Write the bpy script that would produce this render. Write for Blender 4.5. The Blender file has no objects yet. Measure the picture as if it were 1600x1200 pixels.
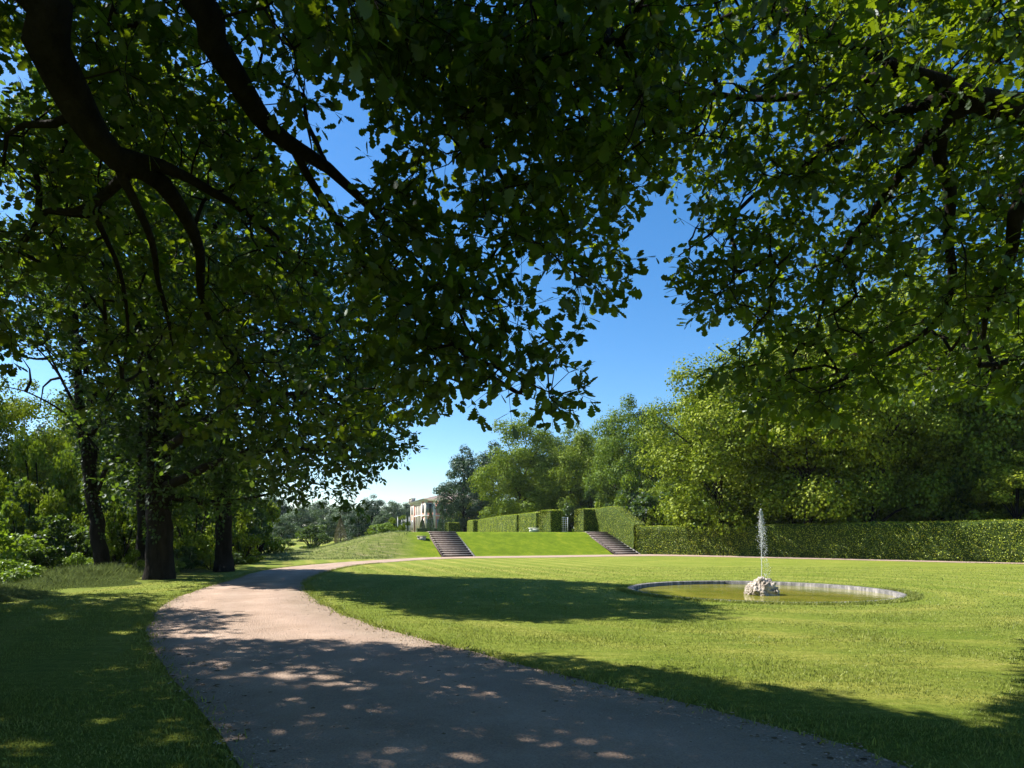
import bpy, math, random
import numpy as np
from mathutils import Vector, noise
# ---------------------------------------------------------------- camera, sky, sun, exposure
S = bpy.context.scene
F, CX, HY, EYE = 953.0, 800.0, 835.0, 1.6          # focal length in photo pixels, centre column, horizon row, eye height
cam = bpy.data.cameras.new('camera'); cam.sensor_width = 36; cam.lens = 36*F/1600; cam.shift_y = (HY-600)/1600
cam.clip_start = .05; cam.clip_end = 5000
co = bpy.data.objects.new('camera', cam); S.collection.objects.link(co)
co.location = (0, 0, EYE); co.rotation_euler = (math.radians(90), 0, 0); S.camera = co
SEL, SAZ = math.radians(47), math.radians(17)       # sun height; direction: left of the view, a little ahead
SUN = np.array([-math.cos(SEL)*math.cos(SAZ), math.cos(SEL)*math.sin(SAZ), math.sin(SEL)])
w = bpy.data.worlds.new('World'); S.world = w; w.use_nodes = True
nt = w.node_tree; bg = nt.nodes['Background']; sky = nt.nodes.new('ShaderNodeTexSky')
sky.sky_type = 'NISHITA'; sky.sun_disc = False; sky.sun_elevation = SEL
sky.sun_rotation = math.atan2(SUN[0], SUN[1]); sky.air_density = 1.0; sky.dust_density = .35; sky.ozone_density = 3.0
hs = nt.nodes.new('ShaderNodeHueSaturation'); hs.inputs['Saturation'].default_value = 1.3
nt.links.new(sky.outputs[0], hs.inputs['Color']); nt.links.new(hs.outputs[0], bg.inputs[0]); bg.inputs[1].default_value = .08
sl = bpy.data.lights.new('sun', 'SUN'); sl.energy = 5.0; sl.angle = math.radians(.53); sl.color = (1, .95, .86)
so = bpy.data.objects.new('sun', sl); S.collection.objects.link(so)
so.rotation_euler = Vector(-SUN).to_track_quat('-Z', 'Y').to_euler(); so.location = (-30, 12, 40)
S.view_settings.view_transform = 'Standard'; S.view_settings.look = 'None'
S.view_settings.exposure = 1.38; S.view_settings.gamma = 1
S.cycles.max_bounces = 6; S.cycles.diffuse_bounces = 3; S.cycles.transmission_bounces = 4; S.cycles.glossy_bounces = 2
S.cycles.transparent_max_bounces = 6; S.cycles.caustics_reflective = False; S.cycles.caustics_refractive = False
R = np.random.default_rng(7); random.seed(7)

# ---------------------------------------------------------------- helpers
def i2w(px, py, D): return np.array([(px-CX)/F*D, D, EYE+(HY-py)/F*D])
def w2i(P):
    P = np.atleast_2d(P); y = np.maximum(P[:, 1], .01)
    return np.stack([CX+F*P[:, 0]/y, HY-F*(P[:, 2]-EYE)/y], 1)
def inpoly(pts, poly):
    x, y = pts[:, 0], pts[:, 1]; ins = np.zeros(len(x), bool); n = len(poly)
    for i in range(n):
        x1, y1 = poly[i]; x2, y2 = poly[(i+1) % n]
        if y1 == y2: continue
        c = ((y1 > y) != (y2 > y)) & (x < (x2-x1)*(y-y1)/(y2-y1)+x1); ins ^= c
    return ins
def shadow(P):
    P = np.atleast_2d(P); t = (P[:, 2])/SUN[2]; G = P-SUN[None]*t[:, None]; return G
def norm(v): return v/np.maximum(np.linalg.norm(v, axis=-1, keepdims=True), 1e-9)
def mesh(name, V, loops, starts, mat, parent=None, smooth=False, mats=None, midx=None):
    m = bpy.data.meshes.new(name); V = np.asarray(V, np.float32).reshape(-1, 3)
    loops = np.asarray(loops, np.int32).ravel(); starts = np.asarray(starts, np.int32)
    m.vertices.add(len(V)); m.vertices.foreach_set('co', V.ravel())
    m.loops.add(len(loops)); m.loops.foreach_set('vertex_index', loops)
    m.polygons.add(len(starts)); m.polygons.foreach_set('loop_start', starts)
    if smooth: m.polygons.foreach_set('use_smooth', np.ones(len(starts), bool))
    for q in (mats or [mat]): m.materials.append(q)
    if midx is not None: m.polygons.foreach_set('material_index', np.asarray(midx, np.int32))
    m.update(calc_edges=True); m.validate()
    return link(name, m, parent)
def link(name, data, parent=None):
    o = bpy.data.objects.new(name, data); S.collection.objects.link(o)
    if parent is not None: o.parent = parent
    return o
def tag(o, label=None, cat=None, group=None, kind=None):
    for k, v in (('label', label), ('category', cat), ('group', group), ('kind', kind)):
        if v: o[k] = v
    return o
def thing(name, label, cat, loc=(0, 0, 0), rz=0, group=None):
    o = link(name, None); o.location = loc; o.rotation_euler = (0, 0, rz); o.empty_display_size = .3
    return tag(o, label, cat, group)
class MB:                                           # a small mesh collector
    def __init__(s): s.v = []; s.f = []; s.m = []
    def add(s, v, f, mi=0):
        b = len(s.v); s.v += [tuple(p) for p in v]; s.f += [[b+i for i in q] for q in f]; s.m += [mi]*len(f)
    def box(s, x0, y0, z0, x1, y1, z1, mi=0, M=None):
        v = [(x, y, z) for z in (z0, z1) for x, y in ((x0, y0), (x1, y0), (x1, y1), (x0, y1))]
        if M: v = [M(*p) for p in v]
        s.add(v, [(3, 2, 1, 0), (4, 5, 6, 7), (0, 1, 5, 4), (1, 2, 6, 5), (2, 3, 7, 6), (3, 0, 4, 7)], mi)
    def build(s, name, mat, parent=None, smooth=False, mats=None):
        L = [len(f) for f in s.f]; st = np.concatenate([[0], np.cumsum(L)[:-1]])
        return mesh(name, s.v, [i for f in s.f for i in f], st, mat, parent, smooth, mats, s.m)

# ---------------------------------------------------------------- materials
def nodes(name):
    m = bpy.data.materials.new(name); m.use_nodes = True; t = m.node_tree; t.nodes.clear()
    out = t.nodes.new('ShaderNodeOutputMaterial'); return m, t, out
def N(t, kind, **kw):
    n = t.nodes.new(kind)
    for k, v in kw.items():
        if k in n.inputs: n.inputs[k].default_value = v
        else: setattr(n, k, v)
    return n
def ramp(t, fac, stops):
    r = t.nodes.new('ShaderNodeValToRGB'); e = r.color_ramp.elements
    while len(e) < len(stops): e.new(.5)
    for q, (p, c) in zip(e, stops): q.position = p; q.color = (*c, 1)
    t.links.new(fac, r.inputs[0]); return r.outputs[0]
def leaf_mat(name, a, b, tr, rough=.5, gloss=.06, tmix=.4, var=False):
    m, t, out = nodes(name); g = N(t, 'ShaderNodeNewGeometry')
    c = ramp(t, g.outputs['Random Per Island'], [(0, a), (.7, b), (1, tuple(x*1.25 for x in b))])
    if var:
        oi = N(t, 'ShaderNodeObjectInfo'); cv = ramp(t, oi.outputs['Random'], [(0, (.68, .82, .9)), (.35, (.95, 1, .8)), (.7, (1.2, 1.1, .8)), (1, (1.35, 1.2, .9))])
        mm = N(t, 'ShaderNodeMix', data_type='RGBA', blend_type='MULTIPLY'); mm.inputs[0].default_value = 1; t.links.new(c, mm.inputs[6]); t.links.new(cv, mm.inputs[7]); c = mm.outputs[2]
    d = N(t, 'ShaderNodeBsdfDiffuse'); t.links.new(c, d.inputs[0])
    c2 = ramp(t, g.outputs['Random Per Island'], [(0, tuple(x*.55 for x in tr)), (1, tr)])
    tl = N(t, 'ShaderNodeBsdfTranslucent'); t.links.new(c2, tl.inputs[0])
    mx = N(t, 'ShaderNodeMixShader'); mx.inputs[0].default_value = tmix
    t.links.new(d.outputs[0], mx.inputs[1]); t.links.new(tl.outputs[0], mx.inputs[2])
    gl = N(t, 'ShaderNodeBsdfGlossy', Roughness=rough); gl.inputs[0].default_value = (.9, .95, 1, 1)
    m2 = N(t, 'ShaderNodeMixShader'); m2.inputs[0].default_value = gloss
    t.links.new(mx.outputs[0], m2.inputs[1]); t.links.new(gl.outputs[0], m2.inputs[2]); t.links.new(m2.outputs[0], out.inputs[0])
    return m
def noise_mat(name, stops, scale=3, detail=8, rough=.9, bump=.3, bscale=None, spec=.2, dist=.05, stretch=(1, 1, 1), obj=False):
    m, t, out = nodes(name); tc = N(t, 'ShaderNodeTexCoord'); mp = N(t, 'ShaderNodeMapping'); mp.inputs['Scale'].default_value = stretch
    t.links.new(tc.outputs['Object'], mp.inputs[0])
    n = N(t, 'ShaderNodeTexNoise', Scale=scale, Detail=detail, Roughness=.65); t.links.new(mp.outputs[0], n.inputs[0])
    c = ramp(t, n.outputs[0], stops)
    p = N(t, 'ShaderNodeBsdfPrincipled', Roughness=rough); p.inputs['Specular IOR Level'].default_value = spec
    t.links.new(c, p.inputs[0])
    n2 = N(t, 'ShaderNodeTexNoise', Scale=bscale or scale*4, Detail=6); t.links.new(mp.outputs[0], n2.inputs[0])
    bm = N(t, 'ShaderNodeBump', Strength=bump, Distance=dist); t.links.new(n2.outputs[0], bm.inputs['Height'])
    t.links.new(bm.outputs[0], p.inputs['Normal']); t.links.new(p.outputs[0], out.inputs[0]); return m
bark = noise_mat('bark', [(.3, (.008, .0065, .005)), (.7, (.032, .026, .020))], 5, 8, .95, 1, 14, .1, .04, (1, 1, .35))
oak_leaf = leaf_mat('oak_leaf', (.009, .026, .005), (.024, .052, .008), (.34, .48, .012), .45, .025, .34)
mid_leaf = leaf_mat('ivy_leaf', (.014, .036, .006), (.036, .075, .010), (.17, .28, .02), .5, .03, .33)
wood_leaf = leaf_mat('wood_leaf', (.05, .092, .007), (.17, .222, .015), (.21, .30, .015), .55, .012, .28, True)
wood_leaf2 = leaf_mat('wood_leaf_yellow', (.065, .105, .007), (.20, .25, .016), (.24, .32, .012), .55, .012, .28, True)
dark_leaf = leaf_mat('dark_leaf', (.016, .042, .016), (.04, .08, .03), (.06, .12, .02), .5, .03, .25)
far_leaf = leaf_mat('far_leaf', (.035, .075, .03), (.08, .13, .045), (.10, .16, .03), .55, .03, .3)
lime_leaf = leaf_mat('lime_leaf', (.09, .16, .01), (.16, .25, .015), (.26, .40, .02), .5, .04, .4)
hedge_leaf = leaf_mat('hedge_leaf', (.18, .235, .008), (.34, .385, .016), (.32, .40, .01), .5, .03, .35)
_t = hedge_leaf.node_tree; _g = [q for q in _t.nodes if q.type == 'NEW_GEOMETRY'][0]; _d = [q for q in _t.nodes if q.type == 'BSDF_DIFFUSE'][0]
_n = N(_t, 'ShaderNodeTexNoise', Scale=2.3, Detail=6, Roughness=.7); _t.links.new(_g.outputs['Position'], _n.inputs[0]); _c = ramp(_t, _n.outputs[0], [(.32, (.55, .6, .6)), (.5, (.95, 1, 1)), (.66, (1.35, 1.1, 1.3))])
_m = N(_t, 'ShaderNodeMix', data_type='RGBA', blend_type='MULTIPLY'); _m.inputs[0].default_value = 1; _t.links.new(_d.inputs[0].links[0].from_socket, _m.inputs[6]); _t.links.new(_c, _m.inputs[7]); _t.links.new(_m.outputs[2], _d.inputs[0])
def posvar(mat, scale, stops, stretch=(1, 1, 1)):
    t = mat.node_tree; g = [q for q in t.nodes if q.type == 'NEW_GEOMETRY'][0]; d = [q for q in t.nodes if q.type == 'BSDF_DIFFUSE'][0]
    mp = N(t, 'ShaderNodeMapping'); mp.inputs['Scale'].default_value = stretch; t.links.new(g.outputs['Position'], mp.inputs[0])
    n = N(t, 'ShaderNodeTexNoise', Scale=scale, Detail=6, Roughness=.7); t.links.new(mp.outputs[0], n.inputs[0]); c = ramp(t, n.outputs[0], stops)
    m = N(t, 'ShaderNodeMix', data_type='RGBA', blend_type='MULTIPLY'); m.inputs[0].default_value = 1
    t.links.new(d.inputs[0].links[0].from_socket, m.inputs[6]); t.links.new(c, m.inputs[7]); t.links.new(m.outputs[2], d.inputs[0])
hedge_core = noise_mat('hedge_core', [(.3, (.02, .035, .005)), (.7, (.05, .08, .01))], 9, 8, .95, .6)

def grass_mat(name, kind):
    m, t, out = nodes(name); geo = N(t, 'ShaderNodeNewGeometry'); pos = geo.outputs['Position']
    n1 = N(t, 'ShaderNodeTexNoise', Scale=.35, Detail=6, Roughness=.65); t.links.new(pos, n1.inputs[0])
    n2 = N(t, 'ShaderNodeTexNoise', Scale=9, Detail=8, Roughness=.75); t.links.new(pos, n2.inputs[0])
    n3 = N(t, 'ShaderNodeTexNoise', Scale=2.2, Detail=6, Roughness=.7)
    mp = N(t, 'ShaderNodeMapping'); mp.inputs['Scale'].default_value = (.45, 2.6, 1); mp.inputs['Rotation'].default_value = (0, 0, .12)
    t.links.new(pos, mp.inputs[0]); t.links.new(mp.outputs[0], n3.inputs[0])
    base = ramp(t, n2.outputs[0], [(.25, (.10, .12, .018)), (.5, (.205, .225, .034)), (.75, (.31, .31, .075))])
    big = ramp(t, n1.outputs[0], [(.3, (.75, .85, .6)), (.55, (1, 1, 1)), (.75, (1.25, 1.12, 1.1))])
    mul = N(t, 'ShaderNodeMix', data_type='RGBA', blend_type='MULTIPLY'); mul.inputs[0].default_value = 1
    t.links.new(base, mul.inputs[6]); t.links.new(big, mul.inputs[7]); col = mul.outputs[2]
    st = ramp(t, n3.outputs[0], [(.35, (.70, .82, .7)), (.56, (1.0, 1.0, 1.0)), (.70, (1.4, 1.25, 1.9))])
    mul2 = N(t, 'ShaderNodeMix', data_type='RGBA', blend_type='MULTIPLY'); mul2.inputs[0].default_value = .9
    t.links.new(col, mul2.inputs[6]); t.links.new(st, mul2.inputs[7]); col = mul2.outputs[2]
    # mown rings round the pond and mown strips towards the bank
    sub = N(t, 'ShaderNodeVectorMath', operation='SUBTRACT'); sub.inputs[1].default_value = (7.05, 17.5, 0); t.links.new(pos, sub.inputs[0])
    ln = N(t, 'ShaderNodeVectorMath', operation='LENGTH'); t.links.new(sub.outputs[0], ln.inputs[0])
    wob = N(t, 'ShaderNodeMath', operation='MULTIPLY_ADD'); wob.inputs[1].default_value = 1.6
    t.links.new(n1.outputs[0], wob.inputs[0]); t.links.new(ln.outputs[1], wob.inputs[2])
    sn = N(t, 'ShaderNodeMath', operation='SINE'); k = N(t, 'ShaderNodeMath', operation='MULTIPLY'); k.inputs[1].default_value = 3.6
    t.links.new(wob.outputs[0], k.inputs[0]); t.links.new(k.outputs[0], sn.inputs[0])
    ring = ramp(t, sn.outputs[0], [(.0, (.78, .88, .75)), (.9, (1.12, 1.07, 1.2))])
    sx = N(t, 'ShaderNodeSeparateXYZ'); t.links.new(pos, sx.inputs[0])
    rel = N(t, 'ShaderNodeMath', operation='MULTIPLY_ADD'); rel.inputs[1].default_value = .38; t.links.new(sx.outputs[1], rel.inputs[0]); t.links.new(sx.outputs[0], rel.inputs[2])
    k2 = N(t, 'ShaderNodeMath', operation='MULTIPLY'); k2.inputs[1].default_value = 4.6; t.links.new(rel.outputs[0], k2.inputs[0])
    sn2 = N(t, 'ShaderNodeMath', operation='SINE'); t.links.new(k2.outputs[0], sn2.inputs[0])
    strip = ramp(t, sn2.outputs[0], [(.0, (.82, .9, .8)), (.9, (1.28, 1.14, 1.5))])
    far = N(t, 'ShaderNodeMapRange'); far.inputs[1].default_value = 20; far.inputs[2].default_value = 26; t.links.new(sx.outputs[1], far.inputs[0])
    lef = N(t, 'ShaderNodeMapRange'); lef.inputs[1].default_value = 9; lef.inputs[2].default_value = 3; t.links.new(sx.outputs[0], lef.inputs[0])
    fm = N(t, 'ShaderNodeMath', operation='MULTIPLY'); t.links.new(far.outputs[0], fm.inputs[0]); t.links.new(lef.outputs[0], fm.inputs[1])
    sel = N(t, 'ShaderNodeMix', data_type='RGBA'); t.links.new(fm.outputs[0], sel.inputs[0]); t.links.new(ring, sel.inputs[6]); t.links.new(strip, sel.inputs[7])
    mul3 = N(t, 'ShaderNodeMix', data_type='RGBA', blend_type='MULTIPLY'); mul3.inputs[0].default_value = .75
    t.links.new(col, mul3.inputs[6]); t.links.new(sel.outputs[2], mul3.inputs[7]); col = mul3.outputs[2]
    # lusher green on the bank, dry tufts on its rough left end
    n5 = N(t, 'ShaderNodeTexNoise', Scale=1.1, Detail=8, Roughness=.75); t.links.new(pos, n5.inputs[0])
    lush = ramp(t, n5.outputs[0], [(.3, (.07, .11, .004)), (.5, (.115, .172, .005)), (.7, (.20, .235, .014))])
    rough = ramp(t, n3.outputs[0], [(.3, (.05, .075, .015)), (.5, (.13, .16, .03)), (.68, (.27, .23, .12))])
    at = N(t, 'ShaderNodeAttribute', attribute_name='zone'); sp = N(t, 'ShaderNodeSeparateColor'); t.links.new(at.outputs[0], sp.inputs[0])
    q1 = N(t, 'ShaderNodeMix', data_type='RGBA'); t.links.new(sp.outputs[0], q1.inputs[0]); t.links.new(col, q1.inputs[6]); t.links.new(lush, q1.inputs[7])
    q2 = N(t, 'ShaderNodeMix', data_type='RGBA'); t.links.new(sp.outputs[1], q2.inputs[0]); t.links.new(q1.outputs[2], q2.inputs[6]); t.links.new(rough, q2.inputs[7])
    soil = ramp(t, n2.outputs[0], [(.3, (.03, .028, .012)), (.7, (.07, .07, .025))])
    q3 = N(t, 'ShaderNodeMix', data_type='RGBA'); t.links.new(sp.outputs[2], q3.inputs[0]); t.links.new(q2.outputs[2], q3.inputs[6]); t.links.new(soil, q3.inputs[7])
    p = N(t, 'ShaderNodeBsdfPrincipled', Roughness=.95); p.inputs['Specular IOR Level'].default_value = .1; t.links.new(q3.outputs[2], p.inputs[0])
    bn = N(t, 'ShaderNodeTexNoise', Scale=22, Detail=6, Roughness=.8); t.links.new(pos, bn.inputs[0])
    bm = N(t, 'ShaderNodeBump', Strength=.9, Distance=.06); t.links.new(bn.outputs[0], bm.inputs['Height']); t.links.new(bm.outputs[0], p.inputs['Normal'])
    t.links.new(p.outputs[0], out.inputs[0]); return m
lawn_mat = grass_mat('lawn', 0)
blade = leaf_mat('grass_blade', (.11, .14, .016), (.25, .275, .05), (.27, .31, .045), .6, .03, .35)
posvar(blade, 1.0, [(.32, (.62, .78, .6)), (.5, (.95, .98, .95)), (.68, (1.35, 1.22, 1.7))], (.6, 2.2, 1))
tallb = leaf_mat('tall_grass_blade', (.07, .11, .03), (.17, .21, .07), (.17, .22, .06), .6, .03, .35)
def gravel_mat():
    m, t, out = nodes('gravel'); g = N(t, 'ShaderNodeNewGeometry'); pos = g.outputs['Position']
    n1 = N(t, 'ShaderNodeTexNoise', Scale=.9, Detail=8, Roughness=.7); n2 = N(t, 'ShaderNodeTexNoise', Scale=60, Detail=5, Roughness=.8)
    n3 = N(t, 'ShaderNodeTexVoronoi', Scale=38); n4 = N(t, 'ShaderNodeTexVoronoi', Scale=9)
    for q in (n1, n2, n3, n4): t.links.new(pos, q.inputs[0])
    c1 = ramp(t, n1.outputs[0], [(.3, (.28, .20, .15)), (.55, (.355, .262, .205)), (.75, (.43, .335, .27))])
    c2 = ramp(t, n2.outputs[0], [(.25, (.6, .6, .6)), (.5, (1, 1, 1)), (.8, (1.3, 1.3, 1.3))])
    mx = N(t, 'ShaderNodeMix', data_type='RGBA', blend_type='MULTIPLY'); mx.inputs[0].default_value = 1; t.links.new(c1, mx.inputs[6]); t.links.new(c2, mx.inputs[7])
    sp = ramp(t, n4.outputs[0], [(.0, (.45, .4, .35)), (.045, (.5, .45, .4)), (.06, (1, 1, 1))])
    my = N(t, 'ShaderNodeMix', data_type='RGBA', blend_type='MULTIPLY'); my.inputs[0].default_value = 1; t.links.new(mx.outputs[2], my.inputs[6]); t.links.new(sp, my.inputs[7])
    at = N(t, 'ShaderNodeAttribute', attribute_name='across'); n6 = N(t, 'ShaderNodeTexNoise', Scale=.5, Detail=5); t.links.new(pos, n6.inputs[0])
    mad = N(t, 'ShaderNodeMath', operation='MULTIPLY_ADD'); mad.inputs[1].default_value = .3; t.links.new(n6.outputs[0], mad.inputs[0]); t.links.new(at.outputs['Fac'], mad.inputs[2])
    tr_ = ramp(t, mad.outputs[0], [(.12, (.62, .66, .60)), (.24, (.95, .95, .95)), (.38, (1.12, 1.1, 1.08)), (.48, (.93, .93, .92)), (.62, (.95, .94, .92)), (.75, (1.12, 1.1, 1.08)), (.9, (.98, .98, .98)), (1, (.80, .82, .78))])
    mz = N(t, 'ShaderNodeMix', data_type='RGBA', blend_type='MULTIPLY'); mz.inputs[0].default_value = .8; t.links.new(my.outputs[2], mz.inputs[6]); t.links.new(tr_, mz.inputs[7]); my = mz
    p = N(t, 'ShaderNodeBsdfPrincipled', Roughness=.95); p.inputs['Specular IOR Level'].default_value = .15; t.links.new(my.outputs[2], p.inputs[0])
    ad = N(t, 'ShaderNodeMath', operation='ADD'); t.links.new(n2.outputs[0], ad.inputs[0]); t.links.new(n3.outputs[0], ad.inputs[1])
    bm = N(t, 'ShaderNodeBump', Strength=.8, Distance=.02); t.links.new(ad.outputs[0], bm.inputs['Height']); t.links.new(bm.outputs[0], p.inputs['Normal'])
    t.links.new(p.outputs[0], out.inputs[0]); return m
gravel = gravel_mat()
stone = noise_mat('pale_stone', [(.3, (.22, .2, .17)), (.5, (.38, .35, .3)), (.7, (.52, .49, .44))], 3.5, 8, .85, .5, 20)
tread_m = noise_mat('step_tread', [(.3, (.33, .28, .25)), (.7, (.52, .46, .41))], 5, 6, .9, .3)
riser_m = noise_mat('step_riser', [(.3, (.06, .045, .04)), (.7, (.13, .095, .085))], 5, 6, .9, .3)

# ---------------------------------------------------------------- terrain
P0 = np.array([-5., 43.6]); UD = np.array([.943, .333]); VD = np.array([-.333, .943]); BH, BR = 1.80, 5.2
def sm(x): x = np.clip(x, 0, 1); return x*x*(3-2*x)
def uv(x, y): return (x-P0[0])*UD[0]+(y-P0[1])*UD[1], (x-P0[0])*VD[0]+(y-P0[1])*VD[1]
def ter(x, y):
    x = np.asarray(x, float); y = np.asarray(y, float); u, v = uv(x, y)
    fr = np.clip(v/BR, 0, 1)
    e = x+.184*y                                     # left edge of the terrace
    lf = sm(1+e/8.5)
    z = BH*fr*lf
    z = z + .28*sm((v+2)/9)*(1-lf)*sm((x+24)/8)*sm((62-y)/8)      # low rough shoulder left of the bank
    z = z - .9*sm((-x-13-np.clip(y-20, 0, 12)*.25)/10)*sm((y-4)/6)*sm((75-y)/30)   # ground falls away beyond the trees
    return z
PC = (7.05, 17.5); PRX, PRY = 3.5, 3.2
def axis(segs):
    a = []
    for s0, s1, st in segs: a += list(np.arange(s0, s1-1e-6, st))
    return np.array(a+[segs[-1][1]])
gx = axis([(-900, -200, 100), (-200, -60, 14), (-60, -24, 1.5), (-24, 18, .5), (18, 46, 1), (46, 200, 14), (200, 900, 100)])
gy = axis([(-60, -8, 4), (-8, 40, 1), (40, 58, .4), (58, 100, 2), (100, 220, 10), (220, 1500, 160)])
rx0, rx1, ry0, ry1 = 2., 12., 13., 22.
XX, YY = np.meshgrid(gx, gy, indexing='ij'); ZZ = ter(XX, YY)
V = np.stack([XX, YY, ZZ], -1).reshape(-1, 3); ni, nj = XX.shape
I, J = np.meshgrid(np.arange(ni-1), np.arange(nj-1), indexing='ij'); I = I.ravel(); J = J.ravel()
cxm, cym = (gx[I]+gx[I+1])/2, (gy[J]+gy[J+1])/2
keep = ~((cxm > rx0) & (cxm < rx1) & (cym > ry0) & (cym < ry1)); I, J = I[keep], J[keep]
Q = np.stack([I*nj+J, (I+1)*nj+J, (I+1)*nj+J+1, I*nj+J+1], 1)
NP = 96; th = np.arange(NP)/NP*2*math.pi; ring = []
for s in np.linspace(0, 1, 7):
    ex = PC[0]+(PRX+.20)*np.cos(th); ey = PC[1]+(PRY+.20)*np.sin(th)
    dx, dy = np.cos(th), np.sin(th)
    tx = np.where(dx > 0, (rx1-PC[0]), (PC[0]-rx0))/np.maximum(abs(dx), 1e-6); ty = np.where(dy > 0, ry1-PC[1], PC[1]-ry0)/np.maximum(abs(dy), 1e-6)
    tt = np.minimum(tx, ty); ring.append(np.stack([ex+(PC[0]+dx*tt-ex)*s, ey+(PC[1]+dy*tt-ey)*s, np.zeros(NP)], 1))
# corners of the patch: snap nearest ring point on the outer loop
for cxy in ((rx0, ry0), (rx1, ry0), (rx0, ry1), (rx1, ry1)):
    k = np.argmin(np.hypot(ring[-1][:, 0]-cxy[0], ring[-1][:, 1]-cxy[1])); ring[-1][k, :2] = cxy
b = len(V); V = np.concatenate([V]+ring)
q2 = [(b+r*NP+i, b+(r+1)*NP+i, b+(r+1)*NP+(i+1) % NP, b+r*NP+(i+1) % NP) for r in range(6) for i in range(NP)]
Q = np.concatenate([Q, np.array(q2)])
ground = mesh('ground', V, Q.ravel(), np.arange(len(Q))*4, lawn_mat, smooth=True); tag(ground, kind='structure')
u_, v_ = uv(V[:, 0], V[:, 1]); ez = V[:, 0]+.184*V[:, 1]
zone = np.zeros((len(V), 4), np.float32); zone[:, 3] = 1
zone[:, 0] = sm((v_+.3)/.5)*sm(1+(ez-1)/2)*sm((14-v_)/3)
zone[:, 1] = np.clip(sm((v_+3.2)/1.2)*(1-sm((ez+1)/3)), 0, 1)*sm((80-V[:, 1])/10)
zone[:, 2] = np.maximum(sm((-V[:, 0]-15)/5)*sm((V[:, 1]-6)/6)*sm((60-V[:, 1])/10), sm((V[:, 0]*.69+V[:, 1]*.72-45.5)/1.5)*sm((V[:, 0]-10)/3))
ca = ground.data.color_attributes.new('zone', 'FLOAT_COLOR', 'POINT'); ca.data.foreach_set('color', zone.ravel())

# gravel path: left and right edges as matched polylines, draped over the ground
def resample(P, n):
    P = np.array(P, float); d = np.concatenate([[0], np.cumsum(np.linalg.norm(np.diff(P, axis=0), axis=1))])
    # catmull-rom for smoothness
    t = np.linspace(0, d[-1], n); out = []
    for q in t:
        i = min(max(np.searchsorted(d, q)-1, 0), len(P)-2); s = (q-d[i])/(d[i+1]-d[i]+1e-9)
        p0, p1, p2, p3 = P[max(i-1, 0)], P[i], P[i+1], P[min(i+2, len(P)-1)]
        out.append(.5*((2*p1)+(-p0+p2)*s+(2*p0-5*p1+4*p2-p3)*s*s+(-p0+3*p1-3*p2+p3)*s**3))
    return np.array(out)
NEARL = [(-.2, .5), (-1.0, 2.4), (-1.9, 4.2), (-2.7, 5.35), (-4.0, 7.1), (-5.15, 8.7), (-6.2, 10.4), (-8.3, 14.95), (-9.8, 21.2), (-11.0, 27.2), (-10.6, 31.8), (-8.6, 37.4), (-5, 42.9), (2, 45.6), (10.5, 48.7), (14, 47.3), (21, 40.9), (29, 33.7), (40, 24)]
NEARR = [(3.3, .5), (3.05, 2.6), (2.7, 4.25), (2.15, 5.1), (1.28, 6.1), (.25, 7.26), (-.9, 8.7), (-2.1, 10.2), (-3.7, 12.7), (-5.7, 16.9), (-7.3, 22), (-8.1, 29.6), (-7.1, 34.6), (-4.2, 39.8), (3, 42.2), (9.2, 44.5), (13, 43.8), (20, 38.6), (27.8, 32.0), (38, 22.6)]
n = 260; Lp = resample(NEARL, n); Rp = resample(NEARR, n)
for i in range(n):
    Lp[i] += .10*np.array([noise.noise((i*.35, 0, 0)), noise.noise((i*.35, 5, 0))]); Rp[i] += .10*np.array([noise.noise((i*.35, 9, 0)), noise.noise((i*.35, 15, 0))])
W = 9; PV = np.array([[*(Lp[i]+(Rp[i]-Lp[i])*s)] for i in range(n) for s in np.linspace(0, 1, W)])
PV = np.column_stack([PV, ter(PV[:, 0], PV[:, 1])+.012]); PV[:, 2] += .012*np.sin(np.tile(np.linspace(0, math.pi, W), n))
pq = np.array([(i*W+j, i*W+j+1, (i+1)*W+j+1, (i+1)*W+j) for i in range(n-1) for j in range(W-1)])
path = mesh('gravel_path', PV, pq.ravel(), np.arange(len(pq))*4, gravel, smooth=True); tag(path, kind='structure')
fa = path.data.attributes.new('across', 'FLOAT', 'POINT'); fa.data.foreach_set('value', np.tile(np.linspace(0, 1, W), n).astype(np.float32))
PATHPOLY = np.concatenate([Lp, Rp[::-1]])

# ---------------------------------------------------------------- leaves
half = [(0, 0), (.08, .04), (.19, .16), (.27, .10), (.38, .26), (.46, .16), (.58, .34), (.67, .23), (.80, .30), (.90, .18), (1, 0)]
OAK_V = np.array([(x, 0, 0) for x in (0, 1)]+[(x, y, .12*y) for x, y in half[1:-1]]+[(x, -y, .12*y) for x, y in half[1:-1]])
nh = len(half)-2
OAK_F = [[0]+[2+i for i in range(nh)][::-1][::-1]+[1], [1]+[2+nh+i for i in range(nh)][::-1]+[0]]
OAK_F[0] = [0, 1]+[2+i for i in range(nh)][::-1]
OAK_F[1] = [1, 0]+[2+nh+i for i in range(nh)]
RH_V = np.array([(0, 0, 0), (.5, .3, .07), (1, 0, 0), (.5, -.3, .07)]); RH_F = [[0, 1, 2, 3]]
SX_V = np.array([(0, 0, 0), (.3, .22, .04), (.7, .26, .05), (1, 0, 0), (.7, -.26, .05), (.3, -.22, .04)]); SX_F = [[0, 3, 2, 1], [3, 0, 5, 4]]
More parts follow.
